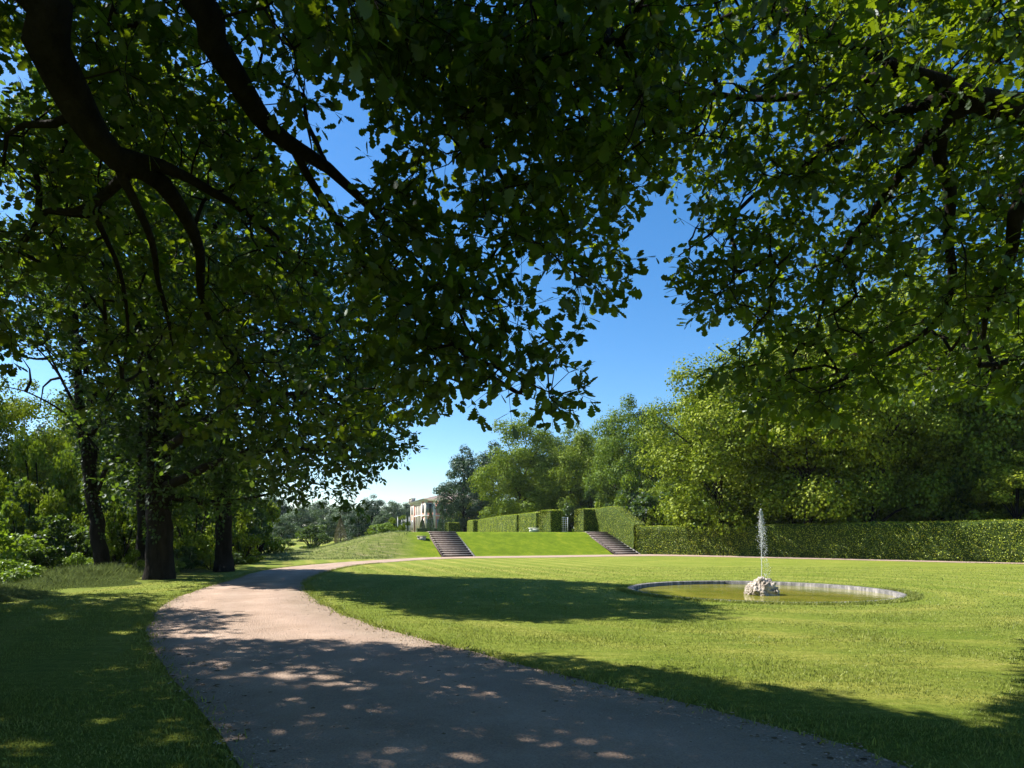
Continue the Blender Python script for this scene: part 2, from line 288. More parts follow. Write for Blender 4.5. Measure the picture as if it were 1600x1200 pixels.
def leaves(name, P, A, Nn, s, mat, parent, T=(RH_V, RH_F), wid=1.0):
    TV, TF = T; n = len(P); A = norm(A); B = norm(np.cross(Nn, A)); C = np.cross(A, B)
    s = np.broadcast_to(np.asarray(s, float), (n,))
    X = P[:, None]+s[:, None, None]*(TV[None, :, 0:1]*A[:, None]+wid*TV[None, :, 1:2]*B[:, None]+TV[None, :, 2:3]*C[:, None])
    k = len(TV); fl = np.concatenate([np.array(f) for f in TF]); L = len(fl)
    loops = (np.arange(n)[:, None]*k+fl[None]).ravel()
    off = np.cumsum([0]+[len(f) for f in TF])[:-1]; st = (np.arange(n)[:, None]*L+off[None]).ravel()
    return mesh(name, X, loops, st, mat, parent)
def frusta(P, Q, r0, r1, k=5):
    A = norm(Q-P); ref = np.where(abs(A[:, 2:3]) > .9, np.array([[1., 0, 0]]), np.array([[0, 0, 1.]])); B = norm(np.cross(A, ref)); C = np.cross(A, B)
    a = np.arange(k)/k*2*math.pi; ca, sa = np.cos(a)[None, :, None], np.sin(a)[None, :, None]; D = B[:, None]*ca+C[:, None]*sa
    V = np.concatenate([P[:, None]+D*r0[:, None, None], Q[:, None]+D*r1[:, None, None]], 1)
    i = np.arange(k); f = np.stack([i, (i+1) % k, (i+1) % k+k, i+k], 1)
    return V.reshape(-1, 3), ((np.arange(len(P))[:, None, None]*2*k)+f[None]).reshape(-1, 4)
def tube(pts, rad, k=12, rough=.06, seed=0):
    P = np.asarray(pts); T = np.gradient(P, axis=0); T = norm(T); ref = np.array([.3, 1., .2]); ref = ref/np.linalg.norm(ref)
    B = norm(np.cross(T, ref)); C = np.cross(T, B); a = np.arange(k)/k*2*math.pi; V = []
    for i in range(len(P)):
        for q in a:
            rr = rad[i]*(1+rough*noise.noise((math.cos(q)*1.7+seed, math.sin(q)*1.7, i*.35))*2)
            V.append(P[i]+rr*(math.cos(q)*B[i]+math.sin(q)*C[i]))
    f = [(i*k+j, i*k+(j+1) % k, (i+1)*k+(j+1) % k, (i+1)*k+j) for i in range(len(P)-1) for j in range(k)]
    return np.array(V), np.array(f)
def smoothline(pts, rad, step):
    P = np.array(pts, float); L = np.linalg.norm(np.diff(P, axis=0), axis=1).sum(); n = max(4, int(L/step))
    X = resample(np.column_stack([P, rad]), n); return X[:, :3], X[:, 3]
def grow(limbs, att, step=.35, rmul=.0045, pw=.5, seed=0, sag=.1):
    """limbs: list of (pts, radii). att: attractor points. returns network pieces"""
    rs = np.random.default_rng(seed)
    pos = []; par = []; rad0 = []; out = []
    for pts, rad in limbs:
        X, r = smoothline(pts, rad, step*.6); out.append((X, r))
        for i in range(1, len(X)-1): X[i] += np.array(noise.noise_vector(Vector(X[i]*1.6)))*min(.10, .35*r[i]+.02)
        b = len(pos)
        for i in range(len(X)): pos.append(X[i]); par.append(-1 if i == 0 else b+i-1); rad0.append(r[i])
    ns = len(pos); pos = list(pos); M = len(att); cap = ns+M*12
    PA = np.zeros((cap, 3)); PA[:ns] = pos; nn = ns; par = par+[0]*(cap-ns); tip = np.zeros(M, int); cnt = np.zeros(cap)
    pen = np.zeros(cap)
    d = np.array([np.min(np.linalg.norm(PA[:ns]-a, axis=1)) for a in att]) if M else []
    for k in np.argsort(d):
        a = att[k]; dd = np.linalg.norm(PA[:nn]-a, axis=1)+pen[:nn]*.25; j = int(np.argmin(dd)); p = PA[j]; L = np.linalg.norm(a-p)
        m = max(1, min(11, int(L/step)+1)); prev = j
        for q in range(1, m+1):
            s = q/m; x = p+(a-p)*s
            x = x+np.array([0, 0, -sag*L*math.sin(s*math.pi)])*(.5+rs.random())
            if q < m: x = x+rs.normal(0, .05*L/m+.02, 3)
            PA[nn] = x; par[nn] = prev; pen[nn] = pen[prev]+L/m; prev = nn; nn += 1
        tip[k] = prev
    for k in tip:
        j = k; g = 0
        while j >= ns and g < 400: cnt[j] += 1; j = par[j]; g += 1
    e = np.arange(ns, nn); pr = np.array(par[:nn])[e]
    r1 = rmul*cnt[e]**pw; r0 = np.where(pr < ns, r1*1.15, rmul*np.maximum(cnt[pr], 1)**pw); r0 = np.minimum(r0, r1*2.2)
    PA = PA[:nn]
    dirs = norm(PA[tip]-PA[np.array(par)[tip]]) if M else np.zeros((0, 3))
    return out, PA[pr], PA[e], r0, r1, PA[tip], dirs
def wood(name, limbs_out, P, Q, r0, r1, mat, parent, k=12, seed=0, extra=None):
    VV = []; FF = []; b = 0
    for i, (X, r) in enumerate(limbs_out):
        v, f = tube(X, r, k, .11, seed+i*3.1); VV.append(v); FF.append(f+b); b += len(v)
    big = r1 > .012
    for sel, kk in ((big, 6), (~big, 3)):
        if sel.any():
            v, f = frusta(P[sel], Q[sel], r0[sel], r1[sel], kk); VV.append(v); FF.append(f+b); b += len(v)
    if extra is not None:
        v, f = frusta(*extra, 3); VV.append(v); FF.append(f+b); b += len(v)
    V = np.concatenate(VV); Fq = np.concatenate(FF)
    return mesh(name, V, Fq.ravel(), np.arange(len(Fq))*4, mat, parent, smooth=True)
def foliage(tips, dirs, nl, crad, lsize, seed, twigs=4, droop=.35):
    """rosettes of leaves on short twigs round each tip"""
    rs = np.random.default_rng(seed); M = len(tips); nl = max(1, int(nl/twigs))
    T0 = np.repeat(tips, twigs, 0); D0 = np.repeat(dirs, twigs, 0)
    rd = norm(rs.normal(0, 1, T0.shape)*np.array([1, 1, .55])); td = norm(D0*.7+rd*1.1); L = crad*(.45+.75*rs.random(len(T0)))
    E = T0+td*L[:, None]; E[:, 2] -= .08*L
    tr0 = np.full(len(T0), .0035); tr1 = np.full(len(T0), .0015)
    n = len(T0)*nl; idx = np.repeat(np.arange(len(T0)), nl); s = 1-rs.random(n)**1.7*.75
    P = T0[idx]+(E-T0)[idx]*s[:, None]
    A = norm(td[idx]*.6+norm(rs.normal(0, 1, (n, 3)))*.95+np.array([0, 0, -droop])); P = P+A*.018
    Nn = norm(np.array([0, 0, 1.])+rs.normal(0, .55, (n, 3)))
    lz = np.repeat(np.repeat(np.broadcast_to(np.asarray(lsize, float), (M,)), twigs), nl)
    return P, A, Nn, lz*(.5+.7*rs.random(n)), (T0, E, tr0, tr1)

# ---------------------------------------------------------------- masks measured on the photograph's layout
LIT = [(300, 900), (245, 950), (236, 1000), (400, 1006), (500, 1008), (620, 1013), (745, 1022), (860, 1028), (950, 1040), (1050, 1052), (1150, 1070), (1250, 1084), (1350, 1106), (1460, 1130), (1600, 1152), (1625, 1158), (1640, 850), (300, 850)]
MIDSH = [(335, 893), (400, 891), (480, 891), (560, 897), (680, 903), (800, 904), (930, 911), (1010, 918), (1030, 930), (1100, 950), (1112, 962), (1050, 968), (950, 965), (850, 968), (760, 970), (700, 962), (640, 948), (580, 940), (530, 928), (490, 922), (420, 920), (340, 912)]
HOLES = [(525, 110, 22), (575, 185, 20), (600, 235, 16), (825, 432, 26), (862, 470, 26), (15, 110, 38), (20, 310, 30), (30, 575, 34), (85, 600, 26), (30, 470, 12), (700, 290, 18), (1000, 340, 30), (1165, 95, 22), (1590, 135, 22), (1150, 520, 16), (260, 260, 0), (660, 160, 14), (770, 260, 14), (1290, 320, 14)]
LEFTVIEW = [(-300, -900), (1080, -900), (1085, 180), (1050, 270), (985, 315), (960, 340), (1000, 420), (985, 452), (950, 475), (935, 520), (900, 505), (868, 505), (880, 550), (925, 600), (930, 630), (880, 625), (850, 652), (790, 620), (730, 625), (690, 640), (650, 655), (620, 700), (560, 740), (470, 760), (330, 740), (200, 700), (110, 660), (80, 600), (-300, 600)]
RIGHTVIEW = [(950, -900), (2600, -900), (2600, 700), (1600, 650), (1480, 620), (1400, 640), (1300, 685), (1180, 665), (1105, 610), (1085, 545), (1070, 510), (1050, 470), (1030, 440), (1030, 395), (1060, 350), (1040, 310), (1000, 290), (950, 240)]
def viewok(P, poly, rad, tol=.75):
    I = w2i(P); r = rad/np.maximum(P[:, 1], .5)*F*tol
    infr = (P[:, 1] > .3) & (I[:, 0] > -60) & (I[:, 0] < 1660) & (I[:, 1] > -60) & (I[:, 1] < 1260)
    ok = np.ones(len(P), bool)
    for dx, dy in ((0, 0), (1, 0), (-1, 0), (0, 1), (0, -1), (.7, .7), (-.7, .7)):
        ok &= inpoly(I+np.stack([dx*r, dy*r], 1), poly)
    for hx, hy, hr in HOLES:
        if hr: ok &= np.hypot(I[:, 0]-hx, I[:, 1]-hy) > hr+r*.55
    return ok | ~infr, infr

# ---------------------------------------------------------------- the two near oaks
def sample_view(poly, n, drange, rad, rs):
    xs = [p[0] for p in poly]; ys = [p[1] for p in poly]; out = []
    x0, x1, y0, y1 = max(min(xs), -40), min(max(xs), 1640), max(min(ys), -40), max(ys)
    while sum(map(len, out)) < n:
        I = np.stack([rs.uniform(x0, x1, 600), rs.uniform(y0, y1, 600)], 1); D = drange(I, rs)
        P = np.stack([(I[:, 0]-CX)/F*D, D, EYE+(HY-I[:, 1])/F*D], 1)
        ok, inf = viewok(P, poly, rad); G = shadow(P); gi = w2i(G)
        lit = inpoly(gi, LIT) & (G[:, 1] > 1)
        ok &= ~lit & (np.linalg.norm(P-np.array([0, 0, EYE]), axis=1) > 3.0)
        out.append(P[ok])
    return np.concatenate(out)[:n]
rs = np.random.default_rng(11)
def dl(I, rs):
    t = np.clip(I[:, 1]/700, 0, 1); lo = 4.1+3.2*t**1.3; hi = 8.0+5.5*t
    return lo+(hi-lo)*rs.random(len(I))**1.15
attL = sample_view(LEFTVIEW, 780, dl, .36, rs)
attL2 = sample_view([(560, -400), (1080, -400), (1085, 180), (1050, 270), (1000, 320), (1010, 440), (950, 475), (935, 515), (880, 505), (945, 610), (930, 640), (850, 655), (780, 625), (640, 650), (560, 600)], 420, lambda I, rs: 4.4+.5*np.clip(I[:, 1]/700, 0, 1)+(3.4-1.2*np.clip(I[:, 1]/700, 0, 1))*rs.random(len(I)), .22, rs)
attL = np.concatenate([attL, attL2])
def back_sample(n, x0, x1, y0, y1, z0, z1, poly, rad, cond, rs, infp=1.0):
    out = []
    while sum(map(len, out)) < n:
        G = np.stack([rs.uniform(x0, x1, 800), rs.uniform(y0, y1, 800), np.zeros(800)], 1); G = G[cond(G)]
        z = rs.uniform(z0, z1, len(G)); P = G+SUN[None]*(z/SUN[2])[:, None]
        ok, inf = viewok(P, poly, rad); ok &= np.linalg.norm(P-np.array([0, 0, EYE]), axis=1) > 3.0
        ok &= ~inf | (rs.random(len(P)) < infp)
        out.append(P[ok])
    return np.concatenate(out)[:n]
DAP = [(480, 1062, 62, 14), (1560, 1000, 1, 1), (720, 1082, 45, 9), (408, 1146, 46, 9), (985, 1186, 32, 9), (560, 1076, 60, 12), (850, 1078, 30, 8), (930, 1092, 40, 9), (1140, 1128, 45, 8), (330, 960, 20, 8), (130, 1045, 40, 12), (60, 1165, 40, 12), (20, 1110, 30, 9), (200, 1050, 30, 8), (640, 1058, 40, 8), (520, 1098, 40, 8), (600, 1130, 30, 7), (760, 1120, 30, 7), (900, 1140, 26, 7), (1050, 1115, 30, 7), (300, 1075, 40, 9), (120, 1100, 30, 8), (350, 1040, 46, 8), (180, 990, 30, 8), (90, 965, 40, 8), (450, 1175, 30, 7), (700, 1170, 26, 7), (1090, 1160, 30, 8), (260, 1120, 30, 8)]
def nearcond(G):
    gi = w2i(G); c = ~(inpoly(gi, LIT) & (G[:, 1] > 1))
    for x, y, a, b in DAP: c &= ((gi[:, 0]-x)/a)**2+((gi[:, 1]-y)/b)**2 > 1
    return c
cand = back_sample(9000, -10, 8, .5, 12.5, 4.2, 13, LEFTVIEW, .38, nearcond, rs, .27)
cov = {}; acc = []
for p_, g_ in zip(cand, shadow(cand)):
    key = (int(g_[0]//.45), int(g_[1]//.45))
    if cov.get(key, 0) < 5: cov[key] = cov.get(key, 0)+1; acc.append(p_)
attS = np.array(acc)
Ga = shadow(attL); gi = w2i(Ga); okd = np.ones(len(attL), bool)
for x, y, a, b in DAP: okd &= ((gi[:, 0]-x)/a)**2+((gi[:, 1]-y)/b)**2 > 1
attL = attL[okd]
attB = np.stack([rs.uniform(-12, 3, 420), rs.uniform(-9, 2, 420), rs.uniform(6, 10.5, 420)], 1)
att = np.concatenate([attL, attS, attB])
I2 = lambda *q: [i2w(*a) for a in q]
limbsL = [
 ([(-6.8, 3.4, -.1), (-6.7, 3.4, 1.2), (-6.5, 3.45, 3.2), (-6.3, 3.5, 5.0), (-6.2, 3.5, 7.0), (-6.6, 3.8, 9.2)], [.62, .48, .43, .38, .28, .12]),
 ([(-6.35, 3.5, 4.6), (-5.4, 3.7, 5.6)]+I2((20, -40, 4.2), (75, 70, 4.5), (125, 175, 4.8), (180, 240, 5.05), (255, 290, 5.5), (310, 395, 6.3), (322, 490, 7.0), (390, 590, 8.0)), [.3, .25, .21, .185, .165, .14, .10, .065, .045, .02]),
 ([(-6.2, 3.5, 6.4), (-4.6, 4.0, 7.2)]+I2((275, -40, 4.7), (335, 70, 5.0), (395, 165, 5.4), (455, 225, 5.9), (540, 285, 6.6), (615, 370, 7.0), (680, 440, 7.2)), [.26, .22, .17, .145, .125, .10, .07, .045, .02]),
 (I2((180, 240, 5.05), (300, 280, 5.6), (420, 360, 6.4), (500, 430, 7.4)), [.09, .06, .04, .02]),
 (I2((125, 175, 4.8), (60, 195, 4.9), (15, 200, 5.0), (5, 260, 5.2)), [.05, .035, .025, .012]),
 (I2((180, 240, 5.05), (230, 360, 5.6), (250, 450, 6.4), (270, 540, 7.3)), [.06, .04, .03, .012]),
 (I2((210, 262, 5.2), (130, 330, 5.6), (70, 335, 6), (20, 410, 6.4)), [.06, .045, .03, .012]),
 (I2((150, 330, 5.6), (185, 420, 6.3), (200, 500, 7), (190, 600, 8.0)), [.04, .03, .022, .012]),
 ([(-6.2, 3.5, 7.0), (-3.4, 4.1, 7.4)]+I2((610, -50, 5.3), (680, 60, 5.8), (730, 180, 6.2), (800, 300, 6.6), (880, 420, 7.0)), [.16, .12, .06, .05, .04, .028, .012]),
 ([(-3.4, 4.1, 7.4)]+I2((850, -60, 5.2), (960, 60, 5.6), (1000, 160, 6.0)), [.1, .06, .035, .015]),
 (I2((455, 225, 5.9), (560, 400, 6.8), (640, 480, 7.1), (770, 590, 6.6)), [.06, .045, .03, .012]),
 ([(-6.3, 3.5, 5.6), (-7.6, 5.6, 6.6), (-8.8, 8, 7.2)], [.2, .14, .05]),
 ([(-6.2, 3.5, 6.6), (-5.2, .5, 7.6), (-3.5, -3, 8.2), (-2, -6, 8.4)], [.24, .18, .1, .03]),
 ([(-6.2, 3.5, 6.8), (-7.6, 2, 8), (-9.4, .6, 9)], [.18, .12, .05]),
]
def clearlimbs(att, limbs, rmin=.05, pad=.26):
    I = w2i(att); keep = np.ones(len(att), bool)
    for pts, rad in limbs:
        X, r = smoothline(pts, rad, .12); ok = (X[:, 1] > 1) & (r > rmin); X = X[ok]; r = r[ok]
        if not len(X): continue
        J = w2i(X); dd = np.hypot(I[:, None, 0]-J[None, :, 0], I[:, None, 1]-J[None, :, 1])
        lim = r[None]*F/X[None, :, 1]+pad*F/np.maximum(att[:, 1:2], 1)
        keep &= ~((dd < lim) & (att[:, 1:2] < X[None, :, 1]+.25)).any(1)
    return att[keep | (I[:, 1] < -80) | (att[:, 1] < 1)]
def lsz(att, a, b):
    I = w2i(att); inn = (att[:, 1] > .5) & (I[:, 0] > -180) & (I[:, 0] < 1780) & (I[:, 1] > -180); return np.where(inn, a, b)
oak1 = thing('oak_tree', 'old spreading oak whose two thick dark limbs slant down from the upper left', 'tree', (-6.8, 3.4, 0), 0, 'near oaks overhanging the view')
def make_tree(root, limbs, att, nl, crad, ls, seed, mat, T, twigs=4, step=.35, rmul=.0045, sag=.08, droop=.35, k=12):
    lo, P, Q, r0, r1, tips, dirs = grow(limbs, att, step, rmul, .5, seed, sag)
    LP, LA, LN, LS, ex = foliage(tips, dirs, nl, crad, ls, seed, twigs, droop)
    o = np.array(root.location); 
    lo = [(X-o, r) for X, r in lo]; ex = (ex[0]-o, ex[1]-o, ex[2], ex[3])
    wood('trunk', lo, P-o, Q-o, r0, r1, bark, root, k, seed, ex if np.min(ls) < .14 else None)
    leaves('crown', LP-o, LA, LN, LS, mat, root, T)
limbsL = [limbsL[0]]+[(p, [q*.76 for q in r_]) for p, r_ in limbsL[1:]]
def thin(att, x0, x1, y1, pr, seed):
    I = w2i(att); q = np.random.default_rng(seed).random(len(att)); return att[~((att[:, 1] > 1) & (I[:, 0] > x0) & (I[:, 0] < x1) & (I[:, 1] < y1) & (I[:, 1] > -30) & (q < pr))]
att = thin(att, 650, 1120, 430, .34, 1); att = thin(att, 60, 480, 640, .08, 2)
att = clearlimbs(att, limbsL)
make_tree(oak1, limbsL, att, 25, .34, lsz(att, .13, .19), 21, oak_leaf, (OAK_V, OAK_F), 5, .32, .0042)
def dr(I, rs):
    t = np.clip(I[:, 1]/650, 0, 1); lf = np.clip((1350-I[:, 0])/300, 0, 1)*np.clip((I[:, 1]-250)/200, 0, 1); return 5.0+1.6*t*(1-lf)+(4.2+1.2*t)*(1-.55*lf)*rs.random(len(I))
attR = sample_view(RIGHTVIEW, 1250, dr, .34, rs)
attR = np.concatenate([attR, np.stack([rs.uniform(2, 12, 300), rs.uniform(-8, 3, 300), rs.uniform(6, 10, 300)], 1)])
limbsR = [
 ([(6.9, 6.4, -.1), (6.8, 6.4, 1.5), (6.7, 6.45, 3.5), (6.5, 6.5, 5.6), (6.2, 6.6, 7.6), (5.4, 6.8, 9.4)], [.6, .46, .4, .34, .25, .1]),
 ([(6.6, 6.5, 5.0)]+I2((1640, 190, 6.4), (1560, 165, 6.2), (1505, 150, 6.1), (1420, 105, 6.0), (1300, 60, 6.1), (1200, 20, 6.2)), [.22, .16, .13, .08, .05, .032, .012]),
 (I2((1530, 158, 6.15), (1478, 190, 6.3), (1462, 240, 6.5), (1486, 300, 6.7), (1480, 370, 6.9), (1488, 440, 7.1), (1462, 500, 7.4), (1400, 548, 7.8), (1330, 572, 8.2), (1240, 615, 8.8)), [.085, .08, .07, .055, .05, .045, .038, .03, .022, .008]),
 (I2((1505, 150, 6.1), (1400, 180, 6.5), (1300, 230, 7), (1200, 290, 7.4), (1130, 350, 7.8), (1060, 400, 8.2)), [.08, .06, .045, .03, .02, .008]),
 (I2((1420, 105, 6.0), (1250, 150, 6.8), (1130, 150, 7.2), (1040, 120, 7.4)), [.05, .04, .03, .012]),
 (I2((1460, 200, 6.2), (1370, 320, 7), (1300, 430, 7.6), (1270, 540, 8)), [.06, .045, .03, .012]),
 (I2((1640, 250, 6.4), (1592, 330, 6.4), (1580, 400, 6.8), (1540, 500, 7.4), (1530, 570, 7.8)), [.10, .08, .05, .03, .01]),
 ([(6.2, 6.6, 7.6)]+I2((1500, -60, 6.4), (1350, -40, 6.8), (1150, 20, 7.4), (1060, 60, 7.8)), [.14, .1, .06, .03, .012]),
 ([(6.4, 6.5, 6.6), (8.5, 7.5, 7.6), (10.5, 8, 8)], [.2, .12, .04]),
 ([(6.4, 6.5, 6.8), (6.2, 3, 7.8), (6, -2, 8.2), (5, -5, 8.3)], [.22, .16, .1, .03]),
]
attR = thin(attR, 900, 1250, 480, .35, 3); attR = thin(attR, 1250, 1600, 560, .18, 4)
oak2 = thing('oak_tree', 'dark oak coming in from the right edge, drooping leafy branches above the fountain', 'tree', (6.9, 6.4, 0), 0, 'near oaks overhanging the view')
make_tree(oak2, limbsR, attR, 27, .34, .122, 31, oak_leaf, (OAK_V, OAK_F), 5, .32, .0040)

# added oak, unseen behind the viewer: it blocks sky light to deepen the shade
r4 = np.random.default_rng(77); att4b = np.stack([r4.uniform(-13, 14, 1100), r4.uniform(-20, -2.5, 1100), r4.uniform(2.8, 12, 1100)], 1)
sky_block_oak = thing('oak_tree', 'added unseen oak behind the viewpoint, blocking sky light to darken the shade', 'tree', (1.5, -10, 0), 0, 'near oaks overhanging the view')
limbs4 = [([(1.5, -10, -.1), (1.5, -10, 2), (1.4, -10, 5), (1.2, -10, 10)], [.6, .48, .36, .1])]+[([(1.5, -10, 3.5+.5*q), (1.5+3.2*math.cos(q*1.1), -10+2.6*math.sin(q*1.1), 5.5+.5*q), (1.5+8*math.cos(q*1.1), -10+6*math.sin(q*1.1), 6+.5*q)], [.2, .13, .03]) for q in range(6)]
make_tree(sky_block_oak, limbs4, att4b, 26, .6, .26, 43, oak_leaf, (SX_V, SX_F), 5, .6, .006)
# third oak, its trunk outside the left edge, shading the left verge
att3 = back_sample(1500, -15, -5.2, 4.5, 16.5, 4.2, 9.5, LEFTVIEW, .4, lambda G: nearcond(G) & (G[:, 0] < np.interp(G[:, 1], [4, 8.7, 10.4, 15, 21], [-3, -5.4, -6.6, -8.8, -10.4])), rs)
att4 = back_sample(60, -8, -3.5, 7, 15, 4.5, 9, LEFTVIEW, .3, lambda G: inpoly(w2i(G), [(234, 968), (300, 985), (352, 992), (335, 976), (388, 968), (330, 958), (262, 950)]), rs)
att3 = np.concatenate([clearlimbs(att3, limbsL[:3]), att4])
oak3 = thing('oak_tree', 'leafy oak boughs reaching in across the left edge of the view', 'tree', (-14.5, 9.5, tz0 := float(ter(-14.5, 9.5))), 0, 'near oaks overhanging the view')
limbs3 = [([(-14.5, 9.5, tz0-.2), (-14.4, 9.5, 2), (-14.3, 9.6, 4), (-14.2, 9.8, 7), (-14, 10, 10)], [.5, .4, .34, .24, .08]), ([(-14.3, 9.6, 4), (-12.4, 10, 5.6), (-10.4, 10.8, 6.2)], [.2, .13, .03]),
 ([(-14.3, 9.7, 5), (-13.5, 12, 6.4), (-12.8, 14.8, 7)], [.2, .12, .03]), ([(-14.2, 9.8, 6), (-16, 8, 7.4), (-17.6, 6.6, 8)], [.18, .12, .03]), ([(-14.3, 9.6, 5), (-12.6, 7.6, 6.4), (-11, 6, 7)], [.18, .12, .03])]
make_tree(oak3, limbs3, att3, 35, .4, lsz(att3, .135, .21), 41, oak_leaf, (OAK_V, OAK_F), 5, .4, .0045)

# ---------------------------------------------------------------- the row of trees left of the path
MIDVIEW = [(-400, -900), (700, -900), (700, 640), (650, 690), (640, 720), (600, 760), (600, 795), (540, 812), (470, 800), (440, 790), (400, 815), (300, 835), (200, 800), (130, 760), (95, 660), (60, 560), (-400, 520)]
def midcond(G):
    gi = w2i(G); inM = inpoly(gi, MIDSH)
    left = (G[:, 0] < np.interp(G[:, 1], [4, 8.7, 10.4, 15, 21, 27, 45], [-3, -5.2, -6.3, -8.4, -9.9, -11.2, -14]))
    return inM | (left & (G[:, 1] < 60)) | (nearcond(G) & (G[:, 1] < 9))
def midonly(G): return inpoly(w2i(G), MIDSH)
attM = back_sample(1050, -14, 5, 11, 29, 3.5, 15, MIDVIEW, .6, midonly, rs)
out = []
while sum(map(len, out)) < 1500:
    P = np.stack([rs.uniform(-27, -3, 2000), rs.uniform(14, 31, 2000), rs.uniform(2.6, 16, 2000)], 1)
    ok, inf = viewok(P, MIDVIEW, .5); ok &= inf & midcond(shadow(P)); out.append(P[ok])
attM = np.concatenate([attM, np.concatenate(out)[:1500]])
mids = [(-16.5, 24.6, .27, -.9, 'slim leaning trunk, leftmost of the dark tree row beside the path'), (-15.9, 26.2, .26, .3, 'short dark trunk half hidden between the leaning tree and the massive tree beside the path'),
        (-12.7, 21.9, .44, .1, 'massive black trunked tree, thickest in the row left of the path'), (-12.4, 26.2, .34, .2, 'dark trunked tree standing closest to where the path bends behind it'),
        (-9.9, 17.6, .0, 0, '')]
tp = np.array([(m[0], m[1]) for m in mids[:4]]); 
dd = np.hypot(attM[:, None, 0]-tp[None, :, 0], attM[:, None, 1]-tp[None, :, 1]); who = dd.argmin(1)
for i, (x, y, r, lean, lab) in enumerate(mids[:4]):
    zb = float(ter(x, y)); a = attM[who == i]; h = 13.5
    root = thing('ivy_clad_tree', lab, 'tree', (x, y, zb), 0, 'row of trees left of the gravel path')
    tr = [(x, y, zb-.2), (x+lean*.05, y, zb+.5), (x+lean*.5, y-.1, zb+4), (x+lean*.9, y-.3, zb+8), (x+lean, y-.4, h)]
    limbs = [(tr, [r*1.45, r*1.05, r*.85, r*.5, .06])]
    for j in range(7):
        z = 3.2+j*1.25; an = j*2.4+i; c = a[np.abs(a[:, 2]-z-1.5) < 2.2]
        if not len(c): continue
        tgt = c[rs.integers(len(c))]; b0 = np.array([x+lean*.1*z*.8, y-.1, zb+z]); mid_ = b0+(tgt-b0)*.5+np.array([0, 0, .5])
        limbs.append(([b0, mid_, b0+(tgt-b0)*.85], [r*.38, r*.24, .03]))
    if i == 2: limbs.append(([np.array([x, y, 3.0])]+I2((300, 783, 22.5), (350, 786, 23), (420, 772, 23.5)), [.16, .13, .1, .04]))
    if i == 0:
        for q in (((150, 700, 24), (100, 645, 23.6), (40, 612, 23.2), (-20, 600, 23)), ((120, 640, 24), (80, 560, 23.8), (55, 490, 23.5)), ((125, 660, 24), (95, 590, 24.5), (45, 530, 24.8), (10, 500, 25)), ((95, 590, 24.5), (70, 600, 24.6), (62, 640, 24.6)), ((80, 560, 23.8), (40, 560, 23.6), (15, 545, 23.5)), ((40, 612, 23.2), (50, 585, 23.1), (35, 560, 23))):
            limbs.append((I2(*q), list(np.linspace(.055, .012, len(q)))))
    make_tree(root, limbs, a, 46, .62, .20, 50+i, mid_leaf, (SX_V, SX_F), 5, .6, .007, .05, .3, 14)
    # ivy on the trunk
    m = 2600 if r > .3 else 1200; zz = rs.uniform(.2, 9, m); an = rs.uniform(0, 2*math.pi, m); rr = (r*(1.02-.05*zz)+.03+.07*rs.random(m))
    if i in (0, 1, 2, 3):
        zz = zz[zz > 2.2+.9*np.sin(an[:len(zz)]*2)] if False else zz
        C = np.stack([lean*np.interp(zz, [0, .5, 4, 8, 13], [0, .05, .5, .9, 1])+np.cos(an)*rr, -.02*zz+np.sin(an)*rr, zz], 1)
        sel = zz > 2.4+1.2*np.sin(an*3+i); C = C[sel]; A = norm(np.stack([np.cos(an[sel])*.5, np.sin(an[sel])*.5, -rs.random(sel.sum())], 1)); 
        Nn = norm(np.stack([np.cos(an[sel]), np.sin(an[sel]), .4+rs.normal(0, .3, sel.sum())], 1)+rs.normal(0, .4, (sel.sum(), 3)))
        leaves('ivy', C, A, Nn, .13, mid_leaf, root, (SX_V, SX_F))

# ---------------------------------------------------------------- background trees (prototypes copied one by one)
def crown_pts(seed, H, Rr, z0, nl, nlobe, flat=1.0):
    r = np.random.default_rng(seed); out = []
    cz = (H+z0)/2; hz = (H-z0)/2
    k = np.arange(nlobe)+.5; ph = np.arccos(1-2*k/nlobe); t_ = math.pi*(1+5**.5)*k+r.uniform(0, 6)
    d = np.stack([np.cos(t_)*np.sin(ph), np.sin(t_)*np.sin(ph), np.cos(ph)], 1)+r.normal(0, .18, (nlobe, 3))
    rad = np.where(np.arange(nlobe) % 4 == 0, .45, .68)+.27*r.random(nlobe)
    C = d*rad[:, None]*np.array([Rr, Rr, hz]); C[:, 2] += cz; C[:, :2] *= (1-.25*np.clip((C[:, 2:3]-cz)/hz, 0, 1))
    lr = Rr*(.17+.16*r.random(nlobe)**1.2); wts = lr**2/np.sum(lr**2); LP = []; LN = []
    for c, q, wg in zip(C, lr, wts):
        m = int(nl*wg); dv = norm(r.normal(0, 1, (m, 3))); dv[:, 2] = np.where(dv[:, 2] < -.6, -dv[:, 2]*.6, dv[:, 2])
        sub = norm(r.normal(0, 1, (9, 3))); sub[:, 2] = abs(sub[:, 2]); g = np.max(dv@sub.T, 1)      # bumpy lobes
        rr = q*(.55+.55*np.clip(g, 0, 1)**3+.12*r.normal(0, 1, m)); LP.append(c+dv*rr[:, None]*np.array([1, 1, .95])); LN.append(dv)
    return C, np.concatenate(LP), np.concatenate(LN)
